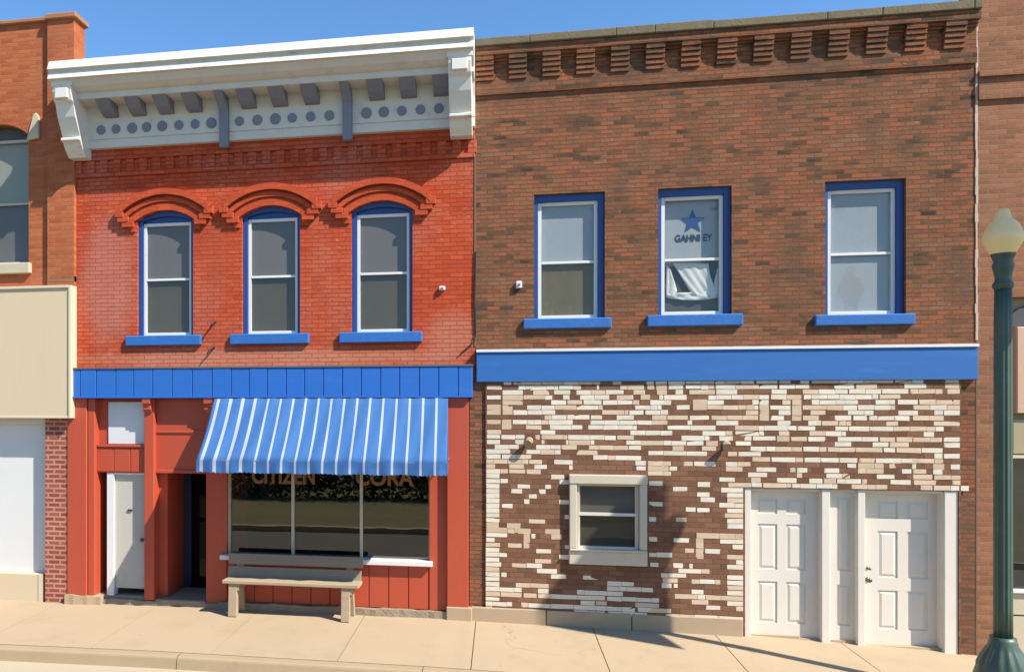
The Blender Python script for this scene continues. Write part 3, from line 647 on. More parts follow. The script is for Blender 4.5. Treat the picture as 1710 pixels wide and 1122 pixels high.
# ------------------------------------------------------------------ AWNING
ay0, ay1 = -0.135, -1.0
tx0, tx1 = ux(358, ay0), ux(748, ay0); bx0, bx1 = ux(328, ay1), ux(746.5, ay1)
az0 = 3.205; az1 = uz(530, 771.5, ay1); az2 = uz(530, 790, ay1)
aw = thing('awning', 'blue and white striped canvas awning over the shop display window', 'awning', ((tx0 + tx1) / 2, ay0, az0))
mb = MB()
per = 18.21; sub = 12; ncol = int(per * sub)
rows = 10
def apt(u, v):
    x = (tx0 + (tx1 - tx0) * u) * (1 - v) + (bx0 + (bx1 - bx0) * u) * v
    y = ay0 + (ay1 - ay0) * v; z = az0 + (az1 - az0) * v
    sag = 0.026 * math.sin(math.pi * v) * (1 + 0.4 * math.sin(u * 17)) + 0.007 * math.sin(u * 43 + v * 3) * v + 0.004 * math.sin(u * 90 + 5 * v)
    return (x, y + sag * 0.7, z - sag)
def stripe(u): return 1 if abs(((u * per - 0.371 + 0.5) % 1) - 0.5) < 0.088 else 0
for c in range(ncol + 1):
    u0, u1 = c / (ncol + 1), (c + 1) / (ncol + 1); mi = stripe((u0 + u1) / 2)
    for r in range(rows):
        v0, v1 = r / rows, (r + 1) / rows
        mb.face([apt(u0, v1), apt(u1, v1), apt(u1, v0), apt(u0, v0)], mi)
can = mb.build('canopy', ['canvas_blue', 'canvas_white'], aw, smooth=True, thick=0.004)
mb = MB()
for c in range(ncol + 1):
    u0, u1 = c / (ncol + 1), (c + 1) / (ncol + 1); mi = stripe((u0 + u1) / 2)
    pa, pb = apt(u0, 1), apt(u1, 1)
    def lowz(u): return az2 - 0.014 * abs(math.sin(u * per * math.pi * 3)) + 0.006 * math.sin(u * 40)
    def fy_(u): return -0.012 + 0.010 * math.sin(u * 70) + 0.008 * math.sin(u * 31)
    la = (pa[0], pa[1] + fy_(u0), lowz(u0)); lb = (pb[0], pb[1] + fy_(u1), lowz(u1))
    ma = tuple((p + q) / 2 for p, q in zip(pa, la)); mb_ = tuple((p + q) / 2 for p, q in zip(pb, lb))
    mb.face([la, lb, mb_, ma], mi); mb.face([ma, mb_, (pb[0], pb[1] - .004, pb[2] + .004), (pa[0], pa[1] - .004, pa[2] + .004)], mi)
mb.build('valance', ['canvas_blue', 'canvas_white'], aw, thick=0.004)
for s, u in ((-1, 0), (1, 1)):
    mb = MB()
    bot = apt(u, 1); e = 0.004 * s; wx = (tx0 if s < 0 else tx1) + e
    pts = [apt(u, v / 8) for v in range(9)]
    for a, b in zip(pts, pts[1:]):
        mb.face([(a[0] + e, a[1], a[2]), (b[0] + e, b[1], b[2]), (wx, ay0, b[2]), (wx, ay0, a[2])])
    mb.face([(bot[0] + e, bot[1], az1), (wx, ay0, az1), (wx, ay0, az2), (bot[0] + e, bot[1], az2)])
    if s > 0: mb.build('side_panel', 'canvas_blue', aw)
    else: mb.build('side_panel', 'canvas_blue', aw)
m = MB().tube([(bx0 + .02, ay1 + .03, az1), (bx1 - .02, ay1 + .03, az1)], 0.014)
for x in (bx0 + .03, bx1 - .03): m.tube([(x, ay1 + .03, az1), (x, 0.0, az1 + 0.02)], 0.012)
m.build('frame', 'metal_grey', aw)

# ------------------------------------------------------------------ BROWN BRICK BUILDING
BX0, BX1 = -0.352, 6.113
bro = thing('brick_building', 'weathered brown brick building with blue band over white and brown brick veneer', 'building', ((BX0 + BX1) / 2, 0.3, 0.0))
W = [(ux(892), ux(1010), 4.325, 6.1), (ux(1099), ux(1222), 4.345, 6.105), (ux(1378), ux(1513), 4.305, 6.1)]
gwx0, gwx1, gwz0, gwz1 = ux(958), ux(1075), uz(1015, 921), uz(1015, 800)
dox0, dox1, doz1 = ux(1243), ux(1599), 1.985
holes = [*W, (gwx0, gwx1, gwz0, gwz1), (dox0, dox1, -0.6, doz1)]
mb = MB().wall(BX0, BX1, -0.6, 8.2, holes, 0.0, 0.22)
mb.face([(BX0, 0, -0.6), (BX0, 0.6, -0.6), (BX0, 0.6, 8.2), (BX0, 0, 8.2)]); mb.face([(BX1, 0, -0.6), (BX1, 0.6, -0.6), (BX1, 0.6, 8.2), (BX1, 0, 8.2)])
mb.face([(BX0, 0, 8.2), (BX1, 0, 8.2), (BX1, 0.6, 8.2), (BX0, 0.6, 8.2)])
mb.build('wall', 'brown_brick', bro)
mb = MB(); mb.face([(BX0 + .05, 0.5, -.4), (BX1 - .05, 0.5, -.4), (BX1 - .05, 0.5, 8), (BX0 + .05, 0.5, 8)]); mb.build('inner_wall', 'dark', bro)
shell(bro, BX0 + 0.01, BX1 - 0.01, 0.6, 14, -0.6, 8.2, 'brown_brick')
B(-0.432, BX0, -0.004, 0.3, -0.6, 3.437).build('pilaster', 'brown_brick', bro)
# corbel table
mb = MB().box(BX0 + .012, BX1 - .004, -0.035, 0.001, 7.545, 7.745)
x = -0.555; k = 0
while x < BX1:
    a, b = max(BX0 + .012, x + 0.215), min(BX1 - .004, x + 0.465)
    if b > a:
        for j in range(5): mb.box(a, b, -0.058 - 0.015 * j, 0.001, 7.745 + 0.067 * j, 7.745 + 0.067 * (j + 1) - (0.010 if j < 4 else 0))
        for j in range(4): mb.box(a + .004, b - .004, -0.042 - 0.015 * j, 0.001, 7.745 + 0.067 * (j + 1) - 0.010, 7.745 + 0.067 * (j + 1))
    a, b = max(BX0 + .012, x), min(BX1 - .004, x + 0.215)
    if b > a:
        mb.box(a, b, -0.02, 0.001, 7.745, 8.01); mb.box(a, b, -0.055, 0.001, 8.01, 8.045); mb.box(a, b, -0.085, 0.001, 8.045, 8.08)
    x += 0.465
mb.box(BX0 + .012, BX1 - .004, -0.13, 0.001, 8.08, 8.19)
mb.build('corbel_table', 'brown_brick', bro, bevel=0.003)
mb = MB(); x = BX0 + .004; random.seed(3)
while x < BX1 - 0.02:
    L = min(random.uniform(0.5, 1.6), BX1 - x)
    dz = random.uniform(-.012, .012)
    mb.box(x, x + L - 0.003, -0.165 + random.uniform(-.006, .006), 0.6, 8.195, 8.305 + dz); x += L
mb.build('coping', 'coping', bro, bevel=0.012, segs=2)
# windows and sills
bl = [('blind_olive', 'blind_pale'), ('blind_and_recess_dark', 'blind_pale'), ('blind_pale', 'blind_pale')]
bwin = []
for (a, b, c, d), bb, rail in zip(W, bl, (0.485, 0.47, 0.49)):
    bwin.append(sash_window(bro, a, b, c, d, 0.058, 0, (0.055, 0.085, 0.10), blinds=bb, rail=rail, ydepth=0.075, sw=0.05, bd=0.05 if bb[0] != 'blind_and_recess_dark' else 0.085))
for (a, b, c, d), (p0, p1, zb_) in zip(W, ((874, 1022, 4.185), (1082, 1243, 4.19), (1364, 1532, 4.165))):
    B(ux(p0, -.1), ux(p1, -.1), -0.06, 0.16, zb_, c + 0.003).build('window_sill', 'blue_sill', bro, bevel=0.012)
# star and lettering on the middle upper pane
yp = 0.058 + 0.075 - 0.035 + 0.085 - 0.005
cx, cz = ux(1156.5, yp), uz(1156.5, 370.5, yp); r1 = 0.172; r2 = 0.074
st = MB().prism([(cx + (r1 if k % 2 == 0 else r2) * math.sin(k * math.pi / 5), cz + (r1 if k % 2 == 0 else r2) * math.cos(k * math.pi / 5)) for k in range(10)], yp - 0.002, yp + 0.002)
st.build('star_sticker', 'sticker', bwin[1])
text_mesh('lettering', 'GAHNI EY', 'sticker_dark', (cx + 0.01, yp, uz(1158, 403, yp)), 0.135, bwin[1], 0.003, 0.80)
# blue band
B(BX0 + .02, BX1 - 0.01, -0.065, 0.001, 3.437, 3.86).build('fascia', 'blue_band', bro, bevel=0.006)
B(BX0 + .02, BX1 - 0.008, -0.085, 0.001, 3.862, 3.90).build('flashing', 'window_white', bro)
# veneer
VX0, VX1 = ux(811), ux(1603)
mb = MB().wall(VX0, VX1, -0.4, 3.437, [(gwx0 - .04, gwx1 + .04, gwz0 - .19, gwz1 + .06), (dox0, dox1, -0.41, doz1)], -0.028, 0.028)
mb.face([(VX0, -0.028, -.4), (VX0, 0, -.4), (VX0, 0, 3.437), (VX0, -0.028, 3.437)]); mb.face([(VX1, -0.028, -.4), (VX1, 0, -.4), (VX1, 0, 3.437), (VX1, -0.028, 3.437)])
ven = mb.build('brick_veneer', 'veneer_brown', bro)
VROWS = """841-854 857-905c 905-1002c 1023-1037 1079-1091 1094-1113 1115-1143 1144-1192c 1193-1210 1210-1258 1262-1297 1300-1319c 1335-1350 1354-1400c 1400-1452 1452-1490 1493-1540 1576-1600c
813-838c 865-932 933-970 996-1000 1035-1075 1080-1092t 1095-1113t 1116-1140c 1144-1192c 1194-1227 1227-1297c 1300-1350 1390-1425 1428-1463c 1508-1545c 1576-1600c
839-873 890-917c 925-952c 962-1041c 1057-1077c 1096-1113t 1127-1140 1150-1193c 1195-1230 1287-1313 1339-1414 1416-1515 1518-1572c 1580-1601c
813-836c 839-873t 874-922c 940-951 968-1017 1029-1057c 1069-1085t 1100-1107 1108-1146 1182-1240 1240-1283c 1286-1337c 1340-1400 1400-1465 1467-1502
839-873t 920-945 947-972 974-1004 1006-1067 1085-1120 1156-1180t 1180-1208 1255-1266 1267-1283c 1305-1319 1321-1337t 1354-1431 1460-1493 1497-1531c 1533-1601c
813-836t 839-856t 880-926 926-1006c 1060-1104 1129-1151 1156-1180t 1180-1265c 1267-1283t 1285-1319 1321-1337t 1339-1430 1431-1493 1523-1601c
813-836t 839-856t 857-927 1005-1049c 1050-1074 1077-1115 1244-1265 1267-1283t 1299-1319 1321-1337t 1352-1377 1414-1457 1498-1531 1558-1573 1574-1601c
909-946 947-984 986-1005 1029-1058c 1088-1148c 1151-1183 1187-1265c 1267-1283t 1285-1308 1321-1337t 1339-1366 1392-1420 1423-1446 1450-1517 1522-1574c
813-836c 838-854t 856-956 985-1063 1063-1114c 1147-1155 1195-1232c 1297-1319 1348-1370 1371-1420c 1478-1498c 1557-1601c
838-854t 878-904c 918-972 982-1063 1114-1194 1226-1275c 1275-1329 1330-1360 1393-1415 1416-1450c 1450-1490 1490-1574c
813-837c 902-927 1052-1122 1172-1222 1227-1275 1299-1317 1350-1411 1540-1558
813-835 837-876 893-902c 904-947c 948-1028 1030-1058c 1137-1184 1200-1223c 1242-1254 1256-1294 1296-1317t 1320-1346c 1348-1377 1397-1465 1467-1493 1495-1571c 1574-1601c
813-835 860-875 904-909c 937-992 1045-1174 1178-1198t 1227-1253 1392-1420 1455-1482 1483-1516c 1574-1601c
826-866 895-936 937-963 982-1000 1000-1048c 1048-1070 1122-1141c 1171-1195 1252-1294 1294-1338c 1340-1400c 1400-1472c 1474-1493 1495-1572
812-852 878-936 962-998c 1082-1180 1214-1230c 1232-1270 1558-1572 1574-1601c
812-836 838-887c 990-1070 1255-1285c 1287-1340c 1342-1400 1400-1430 1433-1530c 1475-1573c
812-905c 925-956 1060-1078 1081-1120c 1140-1156 1158-1194 1211-1230 1230-1252c 1413-1428 1431-1474t 1483-1497c 1521-1528c 1556-1575t 1585-1601c
812-827c 850-875c 892-913 950-956 1062-1078 1081-1116t 1117-1130 1211-1239 1262-1295 1318-1327c 1329-1347 1374-1400 1431-1474c 1504-1520c 1523-1545c 1556-1572c
812-848 850-877c 879-903 1081-1120c 1248-1280 1329-1338 1378-1405 1405-1418 1462-1492 1523-1555c 1558-1602c
812-834 920-942c 1200-1226 1253-1269 1296-1329 1350-1372 1374-1395t 1396-1446 1485-1519 1524-1562c 1588-1602c
812-848 934-954 1083-1106 1164-1185 1215-1271c 1273-1320c 1321-1335 1335-1397 1420-1480c 1535-1555c 1557-1600c 1602-1616c
812-834 864-885 910-920 1123-1147 1203-1240
812-834 853-872 900-911 1163-1184 1213-1240
812-834 883-896 1169-1193 1213-1240
812-834 875-884 933-952 1083-1106 1200-1240
812-834 838-856 1144-1161 1163-1184 1213-1240
812-834 1209-1240
812-834 942-952 1083-1095 1128-1146 1213-1240
812-834 883-910c 1213-1240
812-833t 846-870t
812-886t 910-935t 1162-1240t
812-847 874-885t 887-894 920-938t 1083-1097 1124-1150 1161-1174t 1201-1240
812-826 874-885t 1161-1174t 1222-1240
811-835 848-871c 874-884t 943-951 1143-1158c 1161-1174t 1176-1202
811-834 895-920 1083-1122 1161-1174t 1213-1240c
811-847 933-951 1228-1240
811-834 893-920 1085-1099 1123-1140 1150-1156 1213-1240
811-837 855-905 1132-1184
811-834 896-930 1103-1145 1213-1240
811-834 837-846 919-945 973-1000 1106-1131 1154-1202c 1213-1240
811-834 1013-1058 1104-1121 1124-1131 1213-1240
811-834 861-916c 1013-1033 1033-1090 1154-1174 1213-1240
811-871 898-916 963-1013 1126-1240c 1013-1040
811-835 836-871c 874-896c 898-940 915-1010 1013-1100 1154-1182c 1213-1240c
811-834 969-1013 1060-1100 1178-1202 1228-1240c
811-855 870-940c 921-1013 1013-1060 1064-1110 1083-1120c
811-822 1015-1080 1108-1240c 958-1010
1147-1168 1212-1232 1070-1098 990-1050"""
random.seed(11)
vb = MB()
for k, line in enumerate(VROWS.split('\n')):
    zc = 3.355 - 0.0702 * (k - 1)
    for run in line.split():
        mi = {'c': 1, 't': 2}.get(run[-1], 0); a, b = run.rstrip('ct').split('-')
        xa, xb = ux(float(a)), ux(float(b))
        x = xa; full = mi == 2
        while x < xb - 0.02:
            L = random.choice((0.2, 0.2, 0.2, 0.3, 0.1)) if xb - xa > 0.3 else xb - xa
            e = min(xb, x + L)
            if xb - e < 0.05: e = xb
            mm = mi
            if mi == 0 and random.random() < 0.18: mm = 1
            if mi == 1 and random.random() < 0.25: mm = 0
            hh = 0.0351 if full else 0.0295 + random.uniform(-.002, .002)
            dz = random.uniform(-.0025, .0025); pr = random.uniform(0.002, 0.0045)
            top = min(zc + hh + dz, 3.435)
            i0 = len(vb.v); vb.box(x + 0.001, e - 0.0015, -0.028 - pr, -0.027, zc - hh + dz, top, mm); x = e
            for vi in (0, 1, 4, 5):     # hand-cut edges, now and then a broken corner
                X_, Y_, Z_ = vb.v[i0 + vi]; cx_ = random.uniform(0, 0.003) + (random.uniform(0.01, 0.03) if random.random() < 0.06 else 0)
                X_ += cx_ if vi in (0, 4) else -cx_; Z_ += random.uniform(-.004, .004) if Z_ < 3.42 else 0
                vb.v[i0 + vi] = (X_, Y_ + random.uniform(-.002, .003), Z_)
vb.build('white_bricks', ['brick_white', 'brick_cream', 'brick_tan'], ven, bevel=0.0015)
# foundation stones
fx = [ux(786, -.05), ux(912, -.05), ux(1055, -.05), ux(1242, -.05)]
m = MB()
for a, b in zip(fx, fx[1:]): m.box(a + 0.006, b - 0.006, -0.055 + random.uniform(-.006, .006), 0.1, -0.3, 0.21 + random.uniform(-.008, .004))
m.build('foundation', 'found', bro, bevel=0.012, segs=2)
# ground floor window in a chunky beige frame
gy0 = -0.10
a, b, c, d = ux(951, gy0), ux(1081, gy0), uz(1015, 944, gy0), uz(1015, 793, gy0)
zsill = uz(1015, 921, gy0); fw = 0.10
m = MB().box(a, a + fw, gy0, 0.02, zsill + .03, d - 0.13); m.box(b - fw, b, gy0, 0.02, zsill + .03, d - 0.13); m.box(a - 0.005, b + 0.005, gy0 - 0.01, 0.02, d - 0.13, d)
m.box(a, b, gy0 - 0.025, 0.05, zsill - 0.0, zsill + 0.03); m.box(a - 0.005, b + 0.005, gy0 + 0.005, 0.02, c, zsill)
m.box(a + fw, a + fw + 0.03, gy0 + 0.05, 0.03, zsill + .03, d - .13); m.box(b - fw - 0.03, b - fw, gy0 + 0.05, 0.03, zsill + .03, d - .13); m.box(a + fw + .03, b - fw - .03, gy0 + 0.05, 0.03, d - .16, d - .13)
gw = m.build('window', 'beige_frame', bro, bevel=0.012, segs=2)
zr = uz(1015, 858, 0)
m = MB().box(a + fw + .03, b - fw - .03, -0.045, 0.02, zr - 0.02, zr + 0.02); m.box(a + fw + .03, b - fw - .03, -0.03, 0.02, zsill + .03, zsill + .06); m.box(a + fw + .029, a + fw + .05, -.035, .02, zsill + .03, d - .16); m.box(b - fw - .05, b - fw - .029, -.035, .02, zsill + .03, d - .16); m.build('sash', 'cream_paint', gw)
for lo, hi, bb in ((zsill + .06, zr - .02, 'blind_brown'), (zr + .02, d - .16, 'blind_grey')):
    q = MB(); q.face([(a + fw + .03, -0.02, lo), (b - fw - .03, -0.02, lo), (b - fw - .03, -0.02, hi), (a + fw + .03, -0.02, hi)]); q.build('pane', 'glass_low', gw)
    q = MB(); q.face([(a + fw - .03, 0.035, lo - .02), (b - fw + .03, 0.035, lo - .02), (b - fw + .03, 0.035, hi + .02), (a + fw - .03, 0.035, hi + .02)]); q.build('blind', bb, gw)
# white entrance: frames, two panelled doors and a panelled sidelight
def panel_slab(x0, x1, z0, z1, y, panels, name):
    m = MB().wall(x0, x1, z0, z1, panels, y, 0.014)
    for a, b, c, d in panels:
        m.face([(a, y + .014, c), (b, y + .014, c), (b, y + .014, d), (a, y + .014, d)])
        i, j = 0.022, 0.05
        for p, q in (((a + i, c + i), (b - i, c + i)), ((b - i, c + i), (b - i, d - i)), ((b - i, d - i), (a + i, d - i)), ((a + i, d - i), (a + i, c + i))):
            def inn(pt): return (min(max(pt[0], a + j), b - j), min(max(pt[1], c + j), d - j))
            p2, q2 = inn(p), inn(q)
            m.face([(p[0], y + .0135, p[1]), (q[0], y + .0135, q[1]), (q2[0], y + .003, q2[1]), (p2[0], y + .003, p2[1])])
        m.face([(a + j, y + .003, c + j), (b - j, y + .003, c + j), (b - j, y + .003, d - j), (a + j, y + .003, d - j)])
    return m.build(name, 'door_white', bro)
Y1, Y2, Y3 = 0.115, 0.09, 0.155
def six(x0, x1, rows, y, pxs):
    return [(ux(p, y), ux(q, y), rz0, rz1) for p, q in pxs for rz0, rz1 in rows]
b1x0, b1x1 = ux(1254, Y1), ux(1373, 0.0) + 0.02
zb1 = uz(1310, 1065, Y1)
rows1 = [(uz(1310, q, Y1), uz(1310, p, Y1)) for p, q in ((832, 858), (875, 951), (971, 1040))]
d1 = panel_slab(b1x0, b1x1, zb1, doz1, Y1, six(0, 0, rows1, Y1, ((1266, 1298), (1313, 1345))), 'door')
s0, s1 = ux(1386, 0), ux(1433, 0) + .03
rows2 = [(uz(1410, q, Y2), uz(1410, p, Y2)) for p, q in ((829, 953), (976, 1044))]
panel_slab(s0 - .02, s1, uz(1405, 1074, Y2), doz1, Y2, [(ux(1398, Y2), ux(1421, Y2), *r) for r in rows2], 'sidelight')
e0, e1 = ux(1444, 0) - .02, ux(1576, Y3)
zb2 = uz(1510, 1080, Y3)
rows3 = [(uz(1500, q, Y3), uz(1500, p, Y3)) for p, q in ((836, 866), (887, 965), (986, 1051))]
d2 = panel_slab(e0, e1, zb2, doz1, Y3, six(0, 0, rows3, Y3, ((1466, 1499), (1515, 1549))), 'door')
for z_, r_ in ((967, 0.030), (948, 0.018)):
    zk = uz(1450, z_, Y3); xk = ux(1450.5, Y3 - .03)
    m = MB().tube([(xk, Y3 + .01, zk), (xk, Y3 - 0.012, zk)], r_ * 1.1, 14)
    m.tube([(xk, Y3 - .012, zk), (xk, Y3 - .035, zk), (xk, Y3 - .05, zk), (xk, Y3 - .07, zk), (xk, Y3 - .078, zk)], [0.012, 0.012, r_, r_, r_ * .5], 14)
    m.build('handle' if r_ > .02 else 'lock', 'brass', d2, smooth=True)
m = MB()
m.box(dox0, ux(1254, -.01), -0.012, 0.2, -0.1, doz1); m.box(ux(1372, 0), ux(1386, 0), -0.008, 0.2, -0.15, doz1 - .0); m.box(ux(1432, 0), ux(1444.5, 0), -0.008, 0.2, -0.18, doz1)
m.box(ux(1577, -.01), dox1, -0.015, 0.2, -0.25, doz1); m.box(ux(1571, .06), ux(1578, .06), 0.06, 0.2, -0.25, doz1)
m.box(ux(1254, -.01), ux(1372, 0), 0.02, 0.2, doz1 - 0.045, doz1 - .002); m.box(ux(1386, 0), ux(1432, 0), 0.03, 0.2, doz1 - 0.04, doz1 - .002); m.box(ux(1444.5, 0), ux(1577, -.01), 0.012, 0.2, doz1 - 0.04, doz1 - .002)
m.build('door_frame', 'door_white', bro, bevel=0.006)
B(dox0 - .0, dox1, -0.025, 0.2, doz1, doz1 + 0.03).build('lintel_trim', 'veneer_brown', bro)
# threshold filling between doors and the sloping sidewalk
m = MB()
for a, b in ((dox0, 4.0), (4.0, 4.7), (4.7, dox1)): m.box(a, b, 0.06, 0.5, -0.5, min(g(a), g(b)) + 0.03)
m.build('threshold', 'found', bro)
# mortared seam at the right edge
m = MB(); random.seed(5)
z = 3.95
while z < 8.3:
    m.box(BX1 - 0.012 + random.uniform(-.006, .006), BX1 + 0.014 + random.uniform(-.006, .006), -0.012, 0.01, z, z + 0.12); z += 0.118
m.build('seam_strip', 'seam', bro)
m = B(BX0 - 0.012, BX0 + 0.012, -0.01, 0.02, 3.95, 7.0); m.build('seam_strip', 'joint', bro)
B(BX1 - 0.006, BX1 + 0.006, -0.004, 0.02, -0.2, 3.95).build('seam_strip', 'joint', bro)

# ------------------------------------------------------------------ RIGHT NEIGHBOUR
nb = thing('brick_building', 'tan brick corner of a taller building behind the green lamp post', 'building', (9.0, 0.3, 0.0))
NX1 = 14.0
PXE = ux(1663)
mb = MB().wall(BX1 + .004, NX1, -0.8, 8.75, [(PXE, NX1 - .4, -0.9, 4.5)], -0.004, 0.3)
mb.face([(BX1 + .004, 0, -.8), (BX1 + .004, 0.4, -.8), (BX1 + .004, 0.4, 8.75), (BX1 + .004, 0, 8.75)]); mb.face([(NX1, 0, -.8), (NX1, 12, -.8), (NX1, 12, 8), (NX1, 0, 8)])
mb.face([(BX1 + .004, 0.4, 7.5), (NX1, 0.4, 7.5), (NX1, 0.4, 8.75), (BX1 + .004, 0.4, 8.75)]); mb.face([(BX1 + .004, 0, 8.75), (NX1, 0, 8.75), (NX1, 0.4, 8.75), (BX1 + .004, 0.4, 8.75)])
mb.face([(BX1 + .01, 12, -.8), (NX1, 12, -.8), (NX1, 12, 7.9), (BX1 + .01, 12, 7.9)])
mb.build('wall', 'tan_brick', nb)
z1, z2 = uz(1640, 130), uz(1640, 168)
B(BX1 + .02, NX1 - .02, 0.42, 11.95, 7.7, 7.8).build('roof', 'roof', nb)
m = MB().box(BX1 + .015, NX1, -0.05, -0.003, z1, z1 + 0.07); m.box(BX1 + .015, NX1, -0.04, -0.003, z2, z2 + 0.2); m.build('string_course', 'tan_brick', nb)
sx = ux(1701, -0.05)
B(PXE, NX1 - .4, 0.12, 0.2, -0.8, 4.5).build('recess_wall', 'tan_panel', nb)
B(sx, NX1 - .5, -0.02, 0.1, uz(1702, 690), uz(1702, 546)).build('sign_board', 'peach', nb, bevel=0.01)
arc = [(sx + 0.9 - 1.0 * math.cos(t * math.pi / 16), 4.12 + 0.42 * math.sin(t * math.pi / 16)) for t in range(17)]
MB().prism(arc, 0.06, 0.11).build('arch_hood', 'blind_and_recess_dark', nb)
B(ux(1695), NX1 - .5, 0.04, 0.11, uz(1702, 758), uz(1702, 700)).build('panel', 'tan_panel', nb, bevel=0.006)
B(ux(1693), NX1 - .5, 0.02, 0.11, uz(1702, 765), uz(1702, 760)).build('window_head', 'beige_trim', nb)
sw_ = B(ux(1690), NX1 - .5, 0.09, 0.115, uz(1702, 984), uz(1702, 766)).build('shop_window', 'blind_and_recess_dark', nb)
q = MB(); q.face([(ux(1690), 0.08, uz(1702, 984)), (NX1 - .5, 0.08, uz(1702, 984)), (NX1 - .5, 0.08, uz(1702, 766)), (ux(1690), 0.08, uz(1702, 766))]); q.build('pane', 'glass_big', sw_)
B(ux(1690), NX1 - .5, 0.0, 0.11, uz(1702, 990), uz(1702, 985)).build('window_sill', 'window_white', nb)
m = MB().box(ux(1690), NX1 - .5, 0.04, 0.115, -0.8, uz(1702, 1030)); m.box(ux(1690), NX1 - .5, 0.04, 0.115, uz(1702, 1027), uz(1702, 992)); m.build('bulkhead', 'light_stone', nb)

# ------------------------------------------------------------------ LEFT NEIGHBOUR
LX0, LX1 = -12.0, RX0 - 0.004
lf = thing('brick_building', 'orange brick building with beige panel over a white shop wall at the photo edge', 'building', (-9.3, 0.3, 0.0))
aw0, aw1 = ux(48) - 0.98, ux(48)
zwc, zws, zwb = uz(20, 208), uz(46, 226), uz(20, 441)
zt_ = uz(40, 41)
mb = MB().wall(LX0, LX1, 3.2, zt_, [(aw0, aw1, zwb, zwc, zwc - zws), (aw0 - 1.7, aw1 - 1.7, zwb, zwc, zwc - zws), (aw0 - 3.4, aw1 - 3.4, zwb, zwc, zwc - zws)], 0.0, 0.22)
mb.build('wall', 'orange_brick', lf)
shell(lf, LX0, LX1 - .01, 0.3, 12, -0.3, 7.9, 'orange_brick')
mb = MB(); mb.face([(LX0, 0.3, 7.3), (LX1, 0.3, 7.3), (LX1, 0.3, zt_), (LX0, 0.3, zt_)]); mb.build('parapet_back', 'orange_brick', lf)
px0_, px1_ = ux(79, -.06), ux(124, -.06)
zpt = uz(100, 27, -.06)
B(px0_, px1_ + .0, -0.065, 0.26, 4.0, zpt - 0.06).build('pier', 'orange_brick', lf, bevel=0.004)
m = MB(); m.box(px0_ - 0.02, px1_ + 0.05, -0.11, 0.3, zpt - 0.06, zpt + 0.03); m.box(LX0, px0_ - .02, -0.05, 0.3, zt_, zt_ + 0.07); m.build('coping', 'pier_cap', lf, bevel=0.015)
B(px0_ + .02, px1_, -0.068, 0.0, uz(100, 472), uz(100, 463)).build('pier_foot', 'tan_brick', lf)
win_l = []
for k in range(3):
    s = -1.7 * k
    sash_window(lf, aw0 + s, aw1 + s, zwb, zwc, 0.08, zwc - zws, (0.02, 0.03, 0.02), frame_mat='blind_and_recess_dark', blinds=('blind_grey', 'blind_slat'), rail=0.49, ydepth=0.08, sash_mat='old_door')  # dark frame colour stands in for the shade of the arch recess
    B(aw0 + s - .05, ux(53) + s, -0.07, 0.15, uz(20, 458), zwb + .003).build('window_sill', 'light_stone', lf, bevel=0.01)
    # arch ring and stone label stop
    cxh = (aw0 + aw1) / 2 + s; hw = (aw1 - aw0) / 2; rise = zwc - zws; R = (hw * hw + rise * rise) / (2 * rise); cz = zwc - R; th = math.asin(hw / R)
    h = MB()
    for kk in range(20):
        a, b = -th + 2 * th * kk / 20, -th + 2 * th * (kk + 0.93) / 20
        h.prism([(cxh + (R + .003) * math.sin(a), cz + (R + .003) * math.cos(a)), (cxh + (R + .003) * math.sin(b), cz + (R + .003) * math.cos(b)), (cxh + (R + .24) * math.sin(b), cz + (R + .24) * math.cos(b)), (cxh + (R + .24) * math.sin(a), cz + (R + .24) * math.cos(a))], -0.012, 0.001)
    h.build('arch_ring', 'orange_brick', lf)
    xa, xb = ux(47) + s, ux(67) + s
    MB().prism([(xa, uz(47, 236)), (xb, uz(67, 232)), (xb + .0, uz(67, 196)), (xb - .05, uz(63, 190)), (xb - .09, uz(60, 193))], -0.05, 0.001).build('label_stop', 'light_stone', lf, bevel=0.006)
mb = MB(); mb.face([(LX0, 0.4, 3.2), (LX1, 0.4, 3.2), (LX1, 0.4, 8.3), (LX0, 0.4, 8.3)]); mb.build('inner_wall', 'dark', lf)
# beige panel
yp_ = -0.16; pz0, pz1 = uz(60, 697, yp_), uz(60, 479, yp_); pxr = ux(118, yp_)
m = MB().box(LX0, pxr, yp_, 0.3, pz0, pz1); m.build('panel', 'beige_panel', lf, bevel=0.006)
m = MB().box(pxr - 0.03, pxr + 0.012, yp_ - 0.02, 0.0, pz0 - 0.01, pz1 + 0.01); m.box(LX0, pxr - .03, yp_ - 0.025, 0.0, pz1 - 0.03, pz1 + 0.012); m.box(LX0, pxr - .03, yp_ - 0.012, 0.0, pz0 - 0.012, pz0 + 0.02); m.build('panel_trim', 'beige_trim', lf, bevel=0.004)
# white shop wall below, brick column and base
bcx0, bcx1 = ux(76, -.03), ux(114.5, -.03)
B(bcx0, bcx1, -0.04, 0.5, -0.1, pz0).build('column', 'pink_brick', lf)
B(LX0, bcx0, 0.12, 0.4, 0.3, pz0).build('shop_wall', 'window_white', lf)
m = MB().box(LX0, bcx0, 0.05, 0.125, uz(40, 708, .08), pz0); m.build('shop_head', 'window_white', lf)
m = MB().box(LX0, ux(70, .0), -0.0, 0.4, -0.1, uz(40, 957, 0.0)); m.build('base', 'beige_panel', lf, bevel=0.01)
B(ux(64, -.01), ux(72, -.01), -0.01, 0.4, -0.1, uz(68, 958, 0)).build('base_trim', 'beige_trim', lf)

